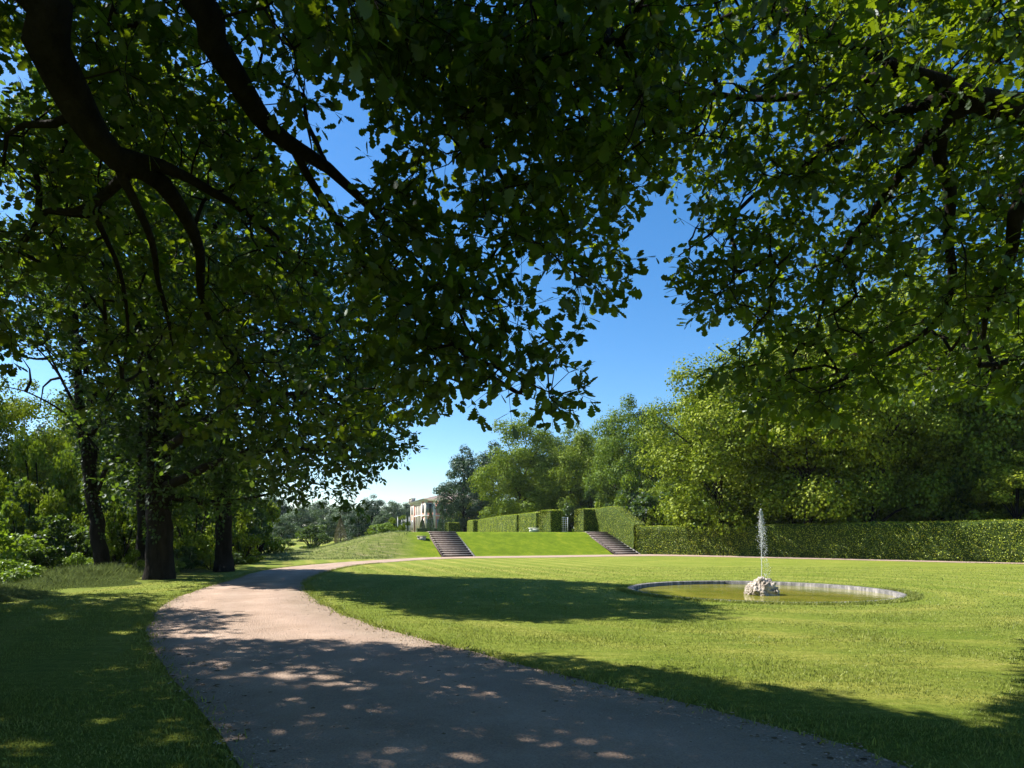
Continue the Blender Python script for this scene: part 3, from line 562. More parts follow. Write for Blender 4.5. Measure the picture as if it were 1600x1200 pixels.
def tree_proto(seed, H, Rr, z0, nl, nlobe, leaf, mat, trunk_r=.3):
    r = np.random.default_rng(seed+500); C, LP, LN = crown_pts(seed, H, Rr, z0, nl, nlobe)
    limbs = [([(0, 0, -.4), (.05, 0, 1), (r.normal(0, .2), r.normal(0, .2), z0+1), (0, 0, H*.8)], [trunk_r*1.4, trunk_r, trunk_r*.8, .06])]
    for c in C[r.permutation(len(C))[:14]]:
        b0 = np.array([0, 0, min(max(z0*.7, c[2]*.55), H*.7)]); limbs.append(([b0, b0+(c-b0)*.5+np.array([0, 0, .4]), c], [trunk_r*.4, trunk_r*.24, .03]))
    VV = []; FF = []; b = 0
    for i, (p, q) in enumerate(limbs):
        X, rr = smoothline(p, q, .7); v, f = tube(X, rr, 7, .06, seed+i); VV.append(v); FF.append(f+b); b += len(v)
    Fq = np.concatenate(FF); n = len(LP)
    A = norm(np.cross(LN, r.normal(0, 1, (n, 3)))+np.array([0, 0, -.1])); Nn = norm(LN*.8+np.array([0, 0, .35])+r.normal(0, .5, (n, 3)))
    root = link('proto', None); mesh('trunk', np.concatenate(VV), Fq.ravel(), np.arange(len(Fq))*4, bark, root, smooth=True)
    leaves('crown', LP-A*leaf*.5, A, Nn, leaf*.86*(.7+.6*r.random(n)), mat, root, (RH_V, RH_F), 1.6); return root
used = {}
def put(proto, name, label, cat, x, y, sc, rz, group, sx=None, z=None):
    if id(proto) in used:
        root = proto.copy(); S.collection.objects.link(root)
        for ch in list(proto.children):
            c = ch.copy(); S.collection.objects.link(c); c.parent = root
        root.name = name
    else: root = proto; used[id(proto)] = 1; root.name = name
    for k in ('label', 'category', 'group'):
        if k in root: del root[k]
    root.location = (x, y, float(ter(x, y))-.05 if z is None else z); root.rotation_euler = (0, 0, rz); s = sx or sc; root.scale = (s, s, sc)
    return tag(root, label, cat, group)
H0 = 18.
pw = [tree_proto(101, 18, 6.6, .4, 44000, 100, .27, wood_leaf, .32), tree_proto(102, 18, 6.2, .2, 44000, 94, .27, wood_leaf2, .3), tree_proto(103, 18, 7.0, .6, 44000, 104, .27, wood_leaf, .36)]
pw.append(tree_proto(107, 18, 6.8, 1.7, 46000, 84, .24, wood_leaf, .34))
pd = tree_proto(104, 17, 6.0, .4, 26000, 76, .32, dark_leaf, .35)
pf = tree_proto(105, 12, 5.2, .2, 14000, 50, .34, far_leaf, .25)
pl = tree_proto(106, 10, 3.6, .8, 17000, 46, .22, wood_leaf2, .18)
WG = 'woodland trees beyond the hedge'
def at(px, D): return (px-CX)/F*D
def treepx(proto, ph, px, D, top, hw, ph_r, label, group, rz, name='woodland_tree'):
    x = at(px, D); zb = float(ter(x, D)); H = EYE+(HY-top)/F*D-zb; s = H/ph; sxy = hw/F*D/ph_r
    return put(proto, name, label, 'tree', x, D, s, rz, group, sx=sxy)
treepx(pd, 17, 726, 112, 706, 42, 6.0, 'blue green rounded tree standing just right of the villa', WG, .3, 'dark_tree')
treepx(pw[1], 18, 812, 92, 664, 66, 6.2, 'light green tree above the long receding hedge, right of the blue green tree', WG, 1.0)
treepx(pw[0], 18, 898, 88, 668, 56, 6.6, 'rounded green tree behind the clipped hedge block and the white gate', WG, 2.2)
treepx(pw[2], 18, 985, 80, 628, 66, 7.0, 'tall darker green tree rising behind the top of the right hand stairs', WG, .7)
treepx(pw[3], 18, 1125, 48, 566, 122, 6.8, 'yellow green tree hanging over the corner of the low hedge, left of the fountain jet', WG, 2.0)
treepx(pw[3], 18, 1262, 43.6, 500, 128, 6.8, 'large green tree directly behind the fountain jet', WG, 3.9)
treepx(pw[3], 18, 1365, 43.2, 470, 118, 6.8, 'tall woodland tree behind the shaded stretch of hedge, right of the fountain jet', WG, 5.0)
treepx(pw[1], 18, 1425, 47, 450, 108, 6.2, 'tall woodland tree above the end of the shaded hedge stretch', WG, .4)
treepx(pw[0], 18, 1545, 45, 430, 125, 6.6, 'tall pale crowned tree above the sunlit right end of the hedge', WG, 1.5)
treepx(pw[2], 18, 1690, 40, 440, 130, 7.0, 'woodland tree cut by the right edge behind the hedge', WG, 2.9)
treepx(pl, 10, 1050, 62, 745, 34, 3.6, 'small bushy tree just behind the bend of the sloping hedge', WG, .2, 'small_tree')
treepx(pl, 10, 1245, 46, 668, 62, 3.6, 'low maple like tree with pale leaf tufts right of the fountain jet', WG, 1.2, 'small_tree')
treepx(pl, 10, 1590, 38.5, 700, 62, 3.6, 'low pale leafed tree just over the hedge at the right edge', WG, 2.2, 'small_tree')
treepx(pl, 10, 1140, 52, 700, 55, 3.6, 'low light green tree left behind the fountain jet', WG, 3.4, 'small_tree')
for i, (px, D, top, hw) in enumerate([(770, 125, 700, 50), (860, 118, 680, 60), (940, 110, 672, 60), (1040, 100, 650, 70), (1120, 82, 600, 80), (1230, 78, 540, 95), (1350, 74, 520, 95), (1470, 70, 500, 100), (1600, 66, 490, 110), (1720, 60, 480, 110)]):
    treepx([pd, pw[0], pw[2]][i % 3], [17, 18, 18][i % 3], px, D, top, hw, [6.0, 6.6, 7.0][i % 3], 'tree filling the dark depth of the wood behind the front trees', WG, i*1.3)
LG = 'trees beyond the left verge'
for i, (px, D, top, hw, lab) in enumerate([
    (30, 38, 628, 85, 'sunlit tree at the left edge with a flat top below the open sky'), (150, 44, 600, 80, 'tree filling the gap behind the slim leaning trunk'), (260, 46, 640, 80, 'tree behind the massive black trunk'),
    (350, 58, 690, 66, 'tree behind the rightmost dark trunk'), (-70, 34, 560, 95, 'tree cut by the left edge of the view'), (95, 56, 660, 75, 'shaded tree behind the sunlit tree at the left edge'), (215, 60, 640, 75, 'shaded tree seen between the dark trunks')]):
    treepx([pl, pw[0], pd][i % 3] if i != 0 else pw[1], [10, 18, 17][i % 3] if i != 0 else 18, px, D, top, hw, [3.6, 6.6, 6.0][i % 3] if i != 0 else 6.2, lab, LG, i*.9, 'background_tree')
FG = 'distant park trees left of the villa'
FT = [(425, 150, 775, 40), (470, 135, 792, 36), (505, 165, 782, 36), (545, 150, 786, 34), (580, 125, 778, 26), (612, 185, 783, 22), (635, 200, 786, 22), (395, 110, 770, 40), (560, 100, 800, 22), (440, 100, 808, 24), (512, 110, 806, 20), (600, 120, 800, 18), (655, 210, 790, 20), (350, 120, 740, 60), (300, 110, 720, 60)]
FL = ['broad distant tree low under the hanging branches', 'pale distant tree behind the rounded bush', 'distant tree left of the small cone shaped shrub', 'distant tree behind the small cone shaped shrub', 'bluish distant tree near the left end of the terrace', 'far tree whose top shows against the sky left of the villa', 'far tree touching the left side of the villa', 'distant tree right of the dark trunks', 'low distant tree right of the cone shaped shrub', 'low distant tree left of the rounded bush', 'low distant tree right of the rounded bush', 'low tree just beyond the terrace corner', 'far tree behind the villa', 'distant tree seen past the rightmost dark trunk', 'distant tree seen just left of the rightmost dark trunk']
for i, (px, D, top, hw) in enumerate(FT):
    treepx(pf if i % 4 else pd, 12 if i % 4 else 17, px, D, top, hw, 5.2 if i % 4 else 6.0, FL[i], FG, i*1.1, 'distant_tree')
for i in range(16):
    treepx(pf if i % 3 else pd, 12 if i % 3 else 17, 20+i*46+(i*37 % 23), 230+(i*53 % 60), 792+(i*29 % 12), 34, 5.2 if i % 3 else 6.0, 'tree in the far skyline wood on the left', 'skyline wood', i*.7, 'distant_tree')
# ---------------------------------------------------------------- shrubs
def shrub_proto(seed, Rr, H, nl, leaf, mat, nlobe=14):
    r = np.random.default_rng(seed); C, LP, LN = crown_pts(seed, H, Rr, -.1, nl, nlobe); LP[:, 2] = np.abs(LP[:, 2]); n = len(LP)
    A = norm(np.cross(LN, r.normal(0, 1, (n, 3)))+LN*.5); Nn = norm(LN*.6+np.array([0, 0, .5])+r.normal(0, .5, (n, 3)))
    root = link('proto', None); v = []; 
    P = np.zeros((len(C), 3)); P[:, :2] = C[:, :2]*.15; v, f = frusta(P, C, np.full(len(C), .035*Rr), np.full(len(C), .012*Rr), 5)
    mesh('stem', v, f.ravel(), np.arange(len(f))*4, bark, root, smooth=True)
    leaves('foliage', LP, A, Nn, leaf*(.6+.7*r.random(n)), mat, root, (RH_V, RH_F), 1.1); return root
ps = [shrub_proto(201, 1.5, 2.6, 4200, .15, mid_leaf), shrub_proto(202, 1.5, 2.2, 4200, .14, lime_leaf), shrub_proto(203, 1.5, 2.4, 4200, .14, wood_leaf)]
UG = 'understorey shrubs among the left trees'
for i, (px, D, top, hw, k, lab) in enumerate([
    (20, 20, 872, 55, 1, 'bright lime leafed shrub at the left edge by the tall grass'), (-30, 23, 800, 80, 1, 'lime leafed shrub just outside the left edge'), (95, 27, 800, 60, 0, 'dark shrub behind the tall grass on the left'), (60, 24, 850, 40, 0, 'low dark shrub behind the bright lime shrub'),
    (125, 25, 862, 30, 1, 'small lime shrub at the foot of the leaning trunk'), (180, 31, 770, 42, 2, 'leafy shrub between the leaning trunk and the massive trunk'), (210, 24, 862, 20, 2, 'small shrub just left of the massive trunk'), (330, 27.5, 862, 22, 2, 'loose shrub directly left of the rightmost trunk foot'), (270, 24.5, 868, 18, 1, 'bright weeds shrub right against the massive trunk'), (40, 28, 760, 60, 2, 'leafy shrub mass behind the bright lime shrub'),
    (300, 30, 780, 48, 2, 'bushy shrub between the massive trunk and the rightmost trunk'), (285, 26, 850, 30, 0, 'low shrub right of the massive trunk'), (375, 33, 835, 32, 2, 'shrub to the right of the rightmost dark trunk'),
    (330, 34, 790, 40, 0, 'dark shrub behind the rightmost trunk'), (0, 30, 740, 70, 0, 'tall dark shrub mass at the far left'), (140, 35, 740, 60, 2, 'tall shrub seen behind the leaning trunk'), (240, 36, 740, 60, 2, 'tall shrub seen behind the massive trunk'), (400, 36, 862, 16, 2, 'small grey green bush where the path bends'),
    (195, 33, 800, 34, 2, 'shrub right behind the leaning trunk'), (265, 34, 810, 34, 2, 'sunlit shrub behind the massive trunk'), (315, 29, 850, 26, 1, 'bright low shrub left of the rightmost trunk'), (150, 28, 830, 26, 2, 'shrub left behind the leaning trunk'), (365, 31, 862, 18, 0, 'low shrub at the foot of the rightmost trunk'), (70, 32, 700, 60, 2, 'tall loose shrub behind the lime shrub')]):
    x = at(px, D); zb = float(ter(x, D)); H = EYE+(HY-top)/F*D-zb
    put(ps[k], 'shrub', lab, 'shrub', x, D, H/[2.6, 2.2, 2.4][k], i*1.7, UG, sx=hw/F*D/1.5)
for i, (px, D, top, hw, k, lab) in enumerate([
    (488, 72, 817, 30, 0, 'rounded dark bush standing alone on the meadow below the terrace'), (600, 56, 816, 22, 1, 'light green bush on the left corner of the terrace'), (622, 62, 808, 16, 2, 'leafy bush between the terrace corner and the villa'),
    (578, 62, 826, 10, 2, 'small bush at the slope shoulder'), (1025, 54, 800, 16, 2, 'pale shrub behind the bend of the sloping hedge'), (1060, 54, 806, 22, 0, 'grey green shrub behind the low hedge corner'), (1095, 52, 808, 20, 2, 'loose shrub above the low hedge top'),
    (440, 66, 838, 22, 0, 'low dark bush at the meadow edge'), (415, 60, 835, 22, 0, 'low dark bush near the tree row')]):
    x = at(px, D); zb = float(ter(x, D)); H = EYE+(HY-top)/F*D-zb
    put(ps[k], 'shrub', lab, 'shrub', x, D, max(.3, H/[2.6, 2.2, 2.4][k]), i*2.1, 'shrubs around the terrace', sx=hw/F*D/1.5)
def cone_shrub(x, y, H, r0, mat, label, name, seed, zb=None):
    r = np.random.default_rng(seed); n = int(2600); z = r.random(n)**1.2; an = r.uniform(0, 2*math.pi, n); prof = np.sin(np.clip(z*1.0+.12, 0, 1)*math.pi)**.5*(1-z*.75)
    rr = r0*prof*(.75+.3*r.random(n)); P = np.stack([np.cos(an)*rr, np.sin(an)*rr, z*H], 1); D = np.stack([np.cos(an), np.sin(an), np.full(n, .5)], 1)
    root = thing(name, label, 'shrub', (x, y, float(ter(x, y)) if zb is None else zb))
    leaves('foliage', P, D+r.normal(0, .3, (n, 3))+np.array([0, 0, .8]), D+r.normal(0, .4, (n, 3)), .16, mat, root)
    v, f = frusta(np.array([[0., 0, -.1]]), np.array([[0., 0, H*.8]]), np.array([.08]), np.array([.02]), 6); mesh('trunk', v, f.ravel(), np.arange(len(f))*4, bark, root)
tan = leaf_mat('tan_foliage', (.10, .09, .05), (.19, .16, .09), (.1, .09, .04))
cone_shrub(at(532, 84), 84, EYE+(HY-806)/F*84-float(ter(at(532, 84), 84)), 1.0, tan, 'small brownish cone shaped shrub in the meadow', 'cone_shrub', 1)
for i, (px, D, top, w_, lab) in enumerate([(691.5, 105, 793, .75, 'taller slim cypress right of the villa, above the left stairs'), (673, 125, 795, .7, 'slim cypress in front of the villa corner'), (660, 130, 808, .6, 'short slim cypress before the side of the villa')]):
    x = at(px, D); zb = float(ter(x, D)); cone_shrub(x, D, EYE+(HY-top)/F*D-zb, w_*1.3, dark_leaf, lab, 'cypress', 10+i)

for i in range(34):
    px = 1015+(i % 17)*40+(i*17 % 23); D = (56 if i < 17 else 72)-(px-1000)*.022; x = at(px, D)
    put(ps[i % 3], 'shrub', 'shrub in the dark undergrowth of the wood behind the long hedge', 'shrub', x, D, 1.5+.5*((i*7) % 5)/4, i*1.9, 'undergrowth behind the long hedge', sx=1.7)
for i, px in enumerate((720, 748, 775, 800, 828, 850, 880, 905, 930, 955, 985, 1010, 790, 842, 895, 965)):
    D = 118-(px-720)*.17+(3 if i % 2 else 0); x = at(px, D); put(ps[(0, 2)[i % 2]], 'shrub', 'dark undergrowth shrub beneath the trees behind the terrace hedges', 'shrub', x, D, 1.9+.3*(i % 3), i*1.3, 'undergrowth behind the terrace hedges', sx=2.0)
for i, (px, D, H) in enumerate([(205, 34, 4.6), (232, 37, 5.2), (262, 33, 4.0), (290, 36, 5.0), (318, 34, 4.4), (348, 38, 5.0), (378, 40, 4.2), (170, 36, 5.2), (400, 44, 4.0), (110, 37, 5.4)]):
    x = at(px, D); put(ps[2 if i % 3 else 0], 'shrub', 'tall leafy shrub closing the view between the dark trunks', 'shrub', x, D, H/2.4, i*1.9, 'leafy screen behind the left trunks', sx=1.35)
# ---------------------------------------------------------------- clipped hedges
def hedge(name, label, pts, th, dens=120, ls=.09, seed=0, group='clipped hedges', leafm=None):
    """pts: list of (x, y, zbase, ztop); a clipped wall of leaves of thickness th"""
    r = np.random.default_rng(seed+900); P = np.array(pts, float); L = np.linalg.norm(np.diff(P[:, :2], axis=0), axis=1).sum(); n = max(2, int(L/.35))
    d = np.concatenate([[0], np.cumsum(np.linalg.norm(np.diff(P[:, :2], axis=0), axis=1))]); t = np.linspace(0, d[-1], n+1)
    X = np.stack([np.interp(t, d, P[:, k]) for k in range(4)], 1); T = norm(np.gradient(X[:, :2], axis=0)); Nn = np.stack([-T[:, 1], T[:, 0]], 1)
    o = np.array([X[0, 0], X[0, 1], X[0, 2]]); prof = []
    hn = 7
    for s in np.linspace(0, 1, hn): prof.append((-.5, s))
    for s in np.linspace(-.5, .5, 4)[1:]: prof.append((s, 1.0))
    for s in np.linspace(1, 0, hn)[1:]: prof.append((.5, s))
    m = len(prof); V = np.zeros((n+1, m, 3))
    for i in range(n+1):
        for j, (a, s) in enumerate(prof):
            z = X[i, 2]+(X[i, 3]-X[i, 2])*s; a2 = a*(1-.06*s)-(0 if 0 < abs(a) < .5 else 0)
            q = X[i, :2]+Nn[i]*a2*th; p = Vector((q[0], q[1], z)); nz = .09*noise.noise(p*1.1)+.06*noise.noise(p*3.2)
            nd = np.array([Nn[i, 0]*np.sign(a), Nn[i, 1]*np.sign(a), 0]) if s < 1 else np.array([0, 0, .6]); V[i, j] = np.array([q[0], q[1], z])+nd*nz
    V -= o; Q = [(i*m+j, (i+1)*m+j, (i+1)*m+j+1, i*m+j+1) for i in range(n) for j in range(m-1)]
    Vf = V.reshape(-1, 3); root = thing(name, label, 'hedge', tuple(o), 0, group)
    mb = MB(); mb.v = [tuple(p) for p in Vf]; mb.f = [list(q) for q in Q]+[list(range(m))[::-1], [n*m+j for j in range(m)]]; mb.m = [0]*len(mb.f); mb.build('branch_core', hedge_core, root)
    LPs = []; LNs = []
    tri = [(a, b, c, d_) for a, b, c, d_ in Q]
    A_ = Vf[[q[0] for q in tri]]; B_ = Vf[[q[1] for q in tri]]; C_ = Vf[[q[2] for q in tri]]; D_ = Vf[[q[3] for q in tri]]
    ar = np.linalg.norm(np.cross(B_-A_, D_-A_), axis=1); nrm = norm(np.cross(B_-A_, D_-A_)); cen = Vf.mean(0)
    dens = int(dens*1.6); ls = ls*.78; tot = int(ar.sum()*dens); idx = r.choice(len(tri), tot, p=ar/ar.sum()); a = r.random((tot, 1)); b = r.random((tot, 1))
    LP = A_[idx]*(1-a)*(1-b)+B_[idx]*a*(1-b)+C_[idx]*a*b+D_[idx]*(1-a)*b; LN = nrm[idx]
    for e, ends in ((0, V[0]), (1, V[-1])):          # end caps
        w_, hh = th, X[0 if e == 0 else -1, 3]-X[0 if e == 0 else -1, 2]; k = int(w_*hh*dens); aa = r.uniform(-.5, .5, k); ss = r.random(k); ii = 0 if e == 0 else -1
        q = np.stack([X[ii, 0]-o[0]+Nn[ii, 0]*aa*th, X[ii, 1]-o[1]+Nn[ii, 1]*aa*th, X[ii, 2]-o[2]+ss*hh], 1); dn = np.array([*(T[ii]*(-1 if e == 0 else 1)), 0.]); LP = np.concatenate([LP, q+dn*.02]); LN = np.concatenate([LN, np.tile(dn, (k, 1))])
    k = len(LP); sgn = LN; A = norm(np.cross(sgn, r.normal(0, 1, (k, 3)))+sgn*.45+np.array([0, 0, .25]))
    N2 = norm(sgn*.9+r.normal(0, .42, (k, 3))+np.array([-.25, 0, .15]))
    leaves('foliage', LP+sgn*r.normal(.02, .035, (k, 1)), A, N2, ls*(.6+.7*r.random(k)), leafm or hedge_leaf, root); return root
def tz(x, y): return float(ter(x, y))
def hp(px, D, top, base=None): x = at(px, D); return (x, D, tz(x, D)-.05 if base is None else base, EYE+(HY-top)/F*D)
HC = (10.45, 50.0)
low = [(HC[0], HC[1], -.05, 2.2), (16.5, 46.0, -.05, 2.2), (22.9, 39.9, -.05, 2.28), (30.0, 34.0, -.05, 2.35), (40, 25.5, -.05, 2.35)]
hedge('long_hedge', 'long low clipped hedge behind the fountain, half in shade, running to the right edge', low, 1.3, 130, .10, 1)
ux = lambda u, v: P0+UD*u+VD*v
pA = ux(16.75+.75, 1.0); slope = []
for v in (0.9, 2.2, 3.5, 5.0, 6.6, 8.2):
    p = ux(16.75-.02*v, v); zb = tz(*p); slope.append((p[0], p[1], zb-.05, zb+np.interp(v, [.9, 2.2, 3.5, 5, 6.6, 8.2], [2.1, 2.2, 2.35, 2.3, 2.15, 2.12])))
hedge('sloping_hedge', 'tall yellow green hedge descending along the right side of the right stairs', slope, 1.2, 150, .09, 2)
hedge('rear_hedge', 'brownish topped hedge behind the sloping hedge', [hp(945, 62, 797), hp(1045, 60, 799)], 1.0, 120, .09, 3)
hedge('hedge_block', 'squared hedge block immediately left of the top of the right stairs', [(6.2, 56.25, 1.75, 3.9), (7.9, 57.05, 1.75, 3.9)], 1.6, 150, .09, 4)
hedge('hedge_block', 'squared hedge block just left of the white gate', [(2.98, 55.2, 1.75, 3.75), (3.98, 55.6, 1.75, 3.75)], 2.5, 150, .09, 5)
hedge('terrace_hedge', 'hedge panel between the block by the gate and the long receding hedge', [hp(845, 58.5, 801), hp(818, 64.5, 803.5)], 1.0, 130, .10, 6)
hedge('terrace_hedge', 'longest receding hedge on the terrace, behind the grass bank', [hp(814, 66, 804), hp(780, 77, 808), hp(752, 92, 812.5)], 1.0, 110, .11, 7)
hedge('terrace_hedge', 'short hedge panel at the far end of the receding hedge', [hp(744, 97, 813), hp(735, 103, 814)], 1.0, 100, .12, 8)
hedge('terrace_hedge', 'small bright hedge panel above the left stairs', [hp(698, 104, 817), hp(715, 106, 817)], 1.0, 100, .12, 9)
hedge('villa_hedge', 'dark low hedge at the foot of the villa', [hp(652, 132, 826), hp(690, 134, 826)], 1.0, 80, .14, 12, leafm=dark_leaf)

# ---------------------------------------------------------------- stairs, gate, slab
def stairs(label, u0, width, nst=12):
    o = ux(u0, -.15); root = thing('stone_staircase', label, 'stairs', (o[0], o[1], 0), math.atan2(UD[1], UD[0]), 'garden stairs in the grass bank')
    h = (BH+.03)/nst; d = (BR+.25)/nst
    for i in range(nst):
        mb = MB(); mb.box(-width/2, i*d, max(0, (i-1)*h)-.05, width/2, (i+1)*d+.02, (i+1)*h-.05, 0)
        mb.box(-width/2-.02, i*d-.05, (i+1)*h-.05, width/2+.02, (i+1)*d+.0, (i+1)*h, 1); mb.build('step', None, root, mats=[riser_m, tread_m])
    for s in (-1, 1):
        mb = MB(); x0 = s*(width/2+.02); x1 = s*(width/2+.13); x0, x1 = min(x0, x1), max(x0, x1)
        v = [(x0, -.25, -.1), (x1, -.25, -.1), (x1, -.25, .06), (x0, -.25, .06), (x0, nst*d+.15, BH-.2), (x1, nst*d+.15, BH-.2), (x1, nst*d+.15, BH+.03), (x0, nst*d+.15, BH+.03)]
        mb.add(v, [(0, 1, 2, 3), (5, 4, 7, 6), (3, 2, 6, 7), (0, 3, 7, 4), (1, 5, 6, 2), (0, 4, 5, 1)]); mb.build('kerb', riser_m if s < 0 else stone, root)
def ucol(px, v):                                     # u for a column px at depth v
    k = (px-CX)/F; c = P0+VD*v; return (k*c[1]-c[0])/(UD[0]-k*UD[1])
uL = ucol(715, 0); uR = ucol(978, 0); 
stairs('left flight of dark garden steps up the grass bank below the villa', uL, 2.15)
stairs('right flight of garden steps beside the tall yellow green hedge', uR, 2.0)
white = noise_mat('white_paint', [(.3, (.6, .6, .58)), (.7, (.75, .75, .73))], 6, 3, .5, .05)
gx0, gD = at(872.5, 58), 58; zb = tz(gx0, gD); gt = EYE+(HY-808)/F*gD-zb; gr = thing('lattice_gate', 'white lattice gate in the dark opening between the two hedge blocks', 'gate', (gx0, gD, zb), .2)
mb = MB(); wd = .95
for x in (0, wd-.06): mb.box(x, -.03, 0, x+.06, .03, gt)
mb.box(.06, -.03, gt-.06, wd-.06, .03, gt); mb.box(.06, -.03, .05, wd-.06, .03, .11); mb.build('frame', white, gr)
mb = MB()
for i in range(1, 4): mb.box(i*wd/4-.014, -.018, .11, i*wd/4+.014, .0, gt-.06)
for i in range(1, 7): mb.box(.06, .002, i*gt/7, wd-.06, .02, i*gt/7+.028)
mb.build('lattice', white, gr)
x = at(837, 57); mb = MB(); mb.box(-.62, -.25, .0, .62, .25, .09, 0); mb.box(-.55, -.2, -.3, .55, .2, -.001, 0)
bn = mb.build('stone_bench', white); bn.location = (x, 57, tz(x, 57)+.32); bn.rotation_euler = (0, 0, .2); tag(bn, 'low white stone bench in front of the receding hedge at the top of the bank', 'bench')
mb = MB(); mb.box(-.3, -.2, -.3, .3, .2, .16); mb.box(-.36, -.26, .16, .36, .26, .22); x = at(659, 46.8); p = mb.build('stone_marker', stone); p.location = (x, 46.8, tz(x, 46.8)); tag(p, 'small pale stone drain box set in the grass bank left of the left stairs', 'drain box')
# trellis poles left of the villa
for i, px in enumerate((621.5, 628, 634.5, 639.5)):
    x = at(px, 95); mb = MB(); mb.box(-.05, -.05, -.2, .05, .05, 2.5); mb.box(-.07, -.07, 2.5, .07, .07, 2.56); p = mb.build('post', white); p.location = (x, 95, tz(x, 95)); tag(p, 'slender pale post, %s of the row left of the villa' % ('leftmost', 'second from left', 'third from left', 'rightmost')[i], 'post', 'pale posts left of the villa')

# ---------------------------------------------------------------- villa
pink = noise_mat('pink_plaster', [(.3, (.46, .20, .155)), (.7, (.56, .28, .22))], 1.5, 6, .9, .1)
cream = noise_mat('cream_plaster', [(.3, (.55, .50, .43)), (.7, (.66, .61, .54))], 1.5, 6, .9, .1)
roofm = noise_mat('roof_tiles', [(.3, (.13, .10, .085)), (.7, (.22, .17, .15))], 3, 6, .9, .6)
glass = noise_mat('window_glass', [(.3, (.02, .025, .03)), (.7, (.05, .055, .06))], 2, 2, .15, .02)
shut = noise_mat('grey_shutter', [(.3, (.16, .17, .17)), (.7, (.22, .23, .23))], 2, 2, .7, .05)
vc = i2w(664.7, HY, 150)[:2]; vz = tz(vc[0]+3, 155)
villa = thing('villa', 'two storey pink villa with cream pilasters and hipped roof at the end of the terrace', 'building', (vc[0], vc[1], vz), math.atan2(UD[1], UD[0]))
VH = EYE+(HY-779.5)/F*150-vz; Wd, Ln = 17., 20.      # front width (u), side length (v)
mb = MB(); mb.box(0, 0, -.5, Wd, 5.0, VH-.5); mb.box(1.6, 5.0, -.5, Wd, Ln-4.2, VH-.51); mb.box(0, Ln-4.2, -.5, Wd, Ln, VH-.5); mb.build('wall', pink, villa)
def pil(x0, y0, x1, y1, z0=0, z1=None):
    mb = MB(); z1 = VH-.5 if z1 is None else z1; mb.box(x0, y0, z0, x1, y1, z1); mb.box(x0-.06, y0-.06, z0, x1+.06, y1+.06, z0+.5); mb.box(x0-.06, y0-.06, z1-.35, x1+.06, y1+.06, z1-.003); mb.build('pilaster', cream, villa)
for y in (-.08, 4.3, Ln-4.2, Ln-.65): pil(-.1, y, .5, y+.7)
for xx in (1.9, 4.6, 7.2, 9.8, 12.4, Wd-.6): pil(xx, -.12, xx+.6, .3)
for y in (6.6, 9.0, 11.3, 13.6): pil(.15, y, .6, y+.45)   # loggia columns
mb = MB(); mb.box(.1, 5.02, VH*.52, 1.59, Ln-4.22, VH*.52+.35); mb.build('balcony', cream, villa)
mb = MB(); mb.box(.0, 5.02, VH-1.0, 1.59, Ln-4.22, VH-.52); mb.build('entablature', cream, villa)
mb = MB(); mb.box(-.2, -.2, VH*.5, Wd+.2, -.13, VH*.5+.3); mb.box(-.2, -.13, VH*.5, -.11, 5.05, VH*.5+.3); mb.build('string_course', cream, villa)
mb = MB(); mb.box(-.45, -.45, VH-.498, Wd+.45, Ln+.45, VH-.2); mb.box(-.7, -.7, VH-.2, Wd+.7, Ln+.7, VH); mb.build('cornice', cream, villa)
mb = MB(); e = .8; z = VH+.003; rh = 2.3; v = [(-e, -e, z), (Wd+e, -e, z), (Wd+e, Ln+e, z), (-e, Ln+e, z), (Wd/2, Wd/2-1, z+rh), (Wd/2, Ln-Wd/2+1, z+rh)]
mb.add(v, [(0, 1, 4), (1, 2, 5, 4), (2, 3, 5), (3, 0, 4, 5)]); rf = mb.build('roof', roofm, villa)
for cx_, cy_ in ((5.2, 4.2), (11, 8)):
    mb = MB(); mb.box(cx_, cy_, VH+.8, cx_+.9, cy_+.9, VH+2.9); mb.box(cx_-.1, cy_-.1, VH+2.9, cx_+1.0, cy_+1.0, VH+3.1); mb.build('chimney', pink, rf)
mb = MB(); mb.box(-.7, Ln-4.4, VH+.002, .4, Ln-4.2, VH+.9); mb.box(-.7, Ln-.2, VH+.002, .4, Ln, VH+.9); mb.box(-.72, Ln-4.5, VH+.9, .45, Ln+.1, VH+1.05)
for k in range(9): mb.box(-.5, Ln-4.0+k*.42, VH+.002, -.3, Ln-3.82+k*.42, VH+.897)
mb.build('parapet', cream, villa)
def window(face, c, z0, h, w_):
    fr = MB(); pn = MB(); s0 = MB()
    if face == 'front':
        fr.box(c-w_/2-.15, -.06, z0-.15, c+w_/2+.15, .02, z0+h+.2); pn.box(c-w_/2, -.09, z0, c+w_/2, -.061, z0+h)
        SH = [('x', c+s*(w_/2+.35)) for s in (-1, 1)]
    else:
        X = 0 if face == 'side' else 1.6
        fr.box(X-.06, c-w_/2-.15, z0-.15, X+.02, c+w_/2+.15, z0+h+.2); pn.box(X-.09, c-w_/2, z0, X-.061, c+w_/2, z0+h)
        SH = [('y', c+s*(w_/2+.3)) for s in (-1, 1)] if face == 'side' else []
    f = fr.build('window', cream, villa); pn.build('pane', glass, f)
    for ax, q in SH:
        s0 = MB()
        if ax == 'x': s0.box(q-.3, -.11, z0, q+.3, -.065, z0+h)
        else: s0.box(-.11, q-.26, z0, -.065, q+.26, z0+h)
        s0.build('shutter', shut, f)
